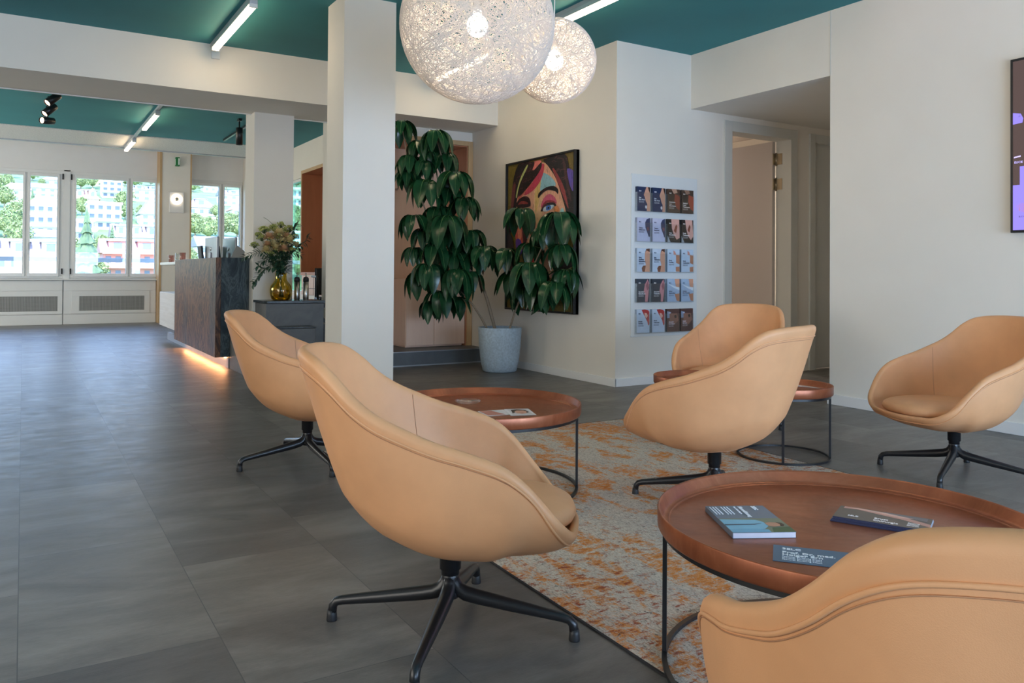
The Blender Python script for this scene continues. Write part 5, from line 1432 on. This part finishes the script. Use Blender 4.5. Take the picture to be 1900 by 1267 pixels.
H('smallest white house between upper trees of the middle window', 180, 337, 329, 345, 24, 'rooftile', 'housewall', 1, 'hip')


def tree_mesh(seed, conifer):
    r = random.Random(seed); b = MB()
    if conifer:
        for k in range(7):
            z = .12 + k * .13; rr = .24 * (1 - k / 7.5); vs = []; n = 16
            for i in range(n): a = 2 * pi * i / n; q = rr * (1 if i % 2 else .72) * r.uniform(.9, 1.1); vs.append((q * cos(a), q * sin(a), z + r.uniform(-.02, .02)))
            vs.append((0, 0, z + .22)); b.add(vs, [(i, (i + 1) % n, n) for i in range(n)] + [tuple(reversed(range(n)))], None, False)
    else:
        for k in range(1000):
            a = r.uniform(0, 2 * pi); el = r.uniform(-.5, 1.5); q = .40 * r.uniform(.45, 1.0); c_ = (q * cos(a) * cos(el), q * sin(a) * cos(el), .40 + q * sin(el) * 1.0)
            s = r.uniform(.018, .045); v = []
            for i in range(6): v.append((c_[0] + s * r.uniform(-1, 1), c_[1] + s * r.uniform(-1, 1), c_[2] + s * r.uniform(-1, 1)))
            b.add(v, [(0, 1, 2), (1, 3, 2), (2, 3, 4), (0, 2, 4), (3, 5, 4), (1, 5, 3), (0, 4, 5), (0, 5, 1)])
        b.ball((0, 0, .42), .24, None, 12, 8, (1, 1, 1.05), .2)
    return b


protos = []
for s in range(4):
    con = s == 3
    t_ = thing('conifer' if con else 'tree', 'x', 'tree', (0, 0, 0)); cr_ = tree_mesh(s, con).build('crown', 'treedark' if con else 'treeleaf', t_)
    b = MB(); b.tube([(0, 0, -.25), (0, 0, .4)], [.03, .018], 6); b.build('trunk', 'trunk', t_); protos.append(t_)
trees = [(8, 440, 50, 80), (30, 425, 50, 88), (50, 412, 46, 96), (8, 385, 40, 110), (35, 452, 50, 74), (60, 400, 22, 100, 1), (12, 350, 28, 150), (60, 336, 26, 180), (100, 335, 22, 185), (78, 342, 14, 175), (150, 352, 34, 145), (172, 350, 30, 150), (190, 345, 22, 165),
         (152, 400, 34, 112), (172, 402, 22, 112), (160, 505, 60, 66, 1), (176, 508, 50, 66), (190, 470, 34, 80), (212, 470, 34, 84), (150, 520, 44, 62), (186, 520, 44, 62), (232, 408, 32, 104), (226, 385, 30, 120), (232, 345, 24, 165), (250, 348, 28, 165), (280, 345, 26, 170), (262, 400, 20, 110),
         (240, 372, 22, 130), (358, 352, 24, 160), (378, 350, 22, 170), (420, 352, 26, 165), (445, 350, 22, 170), (362, 440, 44, 92), (385, 446, 44, 90), (410, 440, 40, 96), (440, 444, 50, 90), (455, 430, 36, 96), (364, 512, 50, 66), (350, 500, 40, 68), (376, 520, 30, 60), (425, 418, 30, 110), (400, 395, 22, 120),
         (545, 430, 50, 92), (565, 445, 50, 90), (550, 350, 40, 160), (572, 352, 40, 160), (556, 520, 60, 60), (580, 505, 50, 66), (120, 420, 40, 96), (125, 470, 40, 80), (320, 400, 50, 110), (320, 460, 50, 85), (-10, 360, 40, 140), (205, 510, 34, 66, 1), (208, 446, 18, 88, 1), (20, 330, 30, 190), (140, 336, 30, 185), (300, 345, 30, 170), (340, 346, 30, 170)]
placed = []
for k, tr in enumerate(trees):
    px, py, w_, _d = tr[:4]; con = len(tr) > 4; P, d = hill_at(px, py); d = (P - CAMP).dot(F2); src = protos[3] if con else protos[k % 3]; sc = w_ / FPX * d / (.48 if con else .80); rad = sc * (.24 if con else .42)
    for _i in range(3):
        for hx0, hx1, hy0, hy1 in HB:
            if hx0 - rad < P.x < hx1 + rad and hy0 - rad < P.y < hy1 + rad: f_ = (hy0 - rad - .3) / P.y; P = Vector((P.x * f_, P.y * f_, zg(P.y * f_)))
    if P.y < 40 or any(sqrt((P.x - x_) ** 2 + (P.y - y_) ** 2) < .72 * (rad + r0_) for x_, y_, r0_ in placed): continue
    placed.append((P.x, P.y, rad))
    r_ = dup(src, (P.x, P.y, P.z), RND.uniform(0, 6), 'dark pointed conifer among the houses on the hillside' if con else 'round green leafy tree among the houses on the hillside', 'conifers on the hillside' if con else 'leafy trees on the hillside')
    r_.scale = (sc, sc, sc)
for p in protos:
    for c_ in kids(p): bpy.data.objects.remove(c_)
    bpy.data.objects.remove(p)
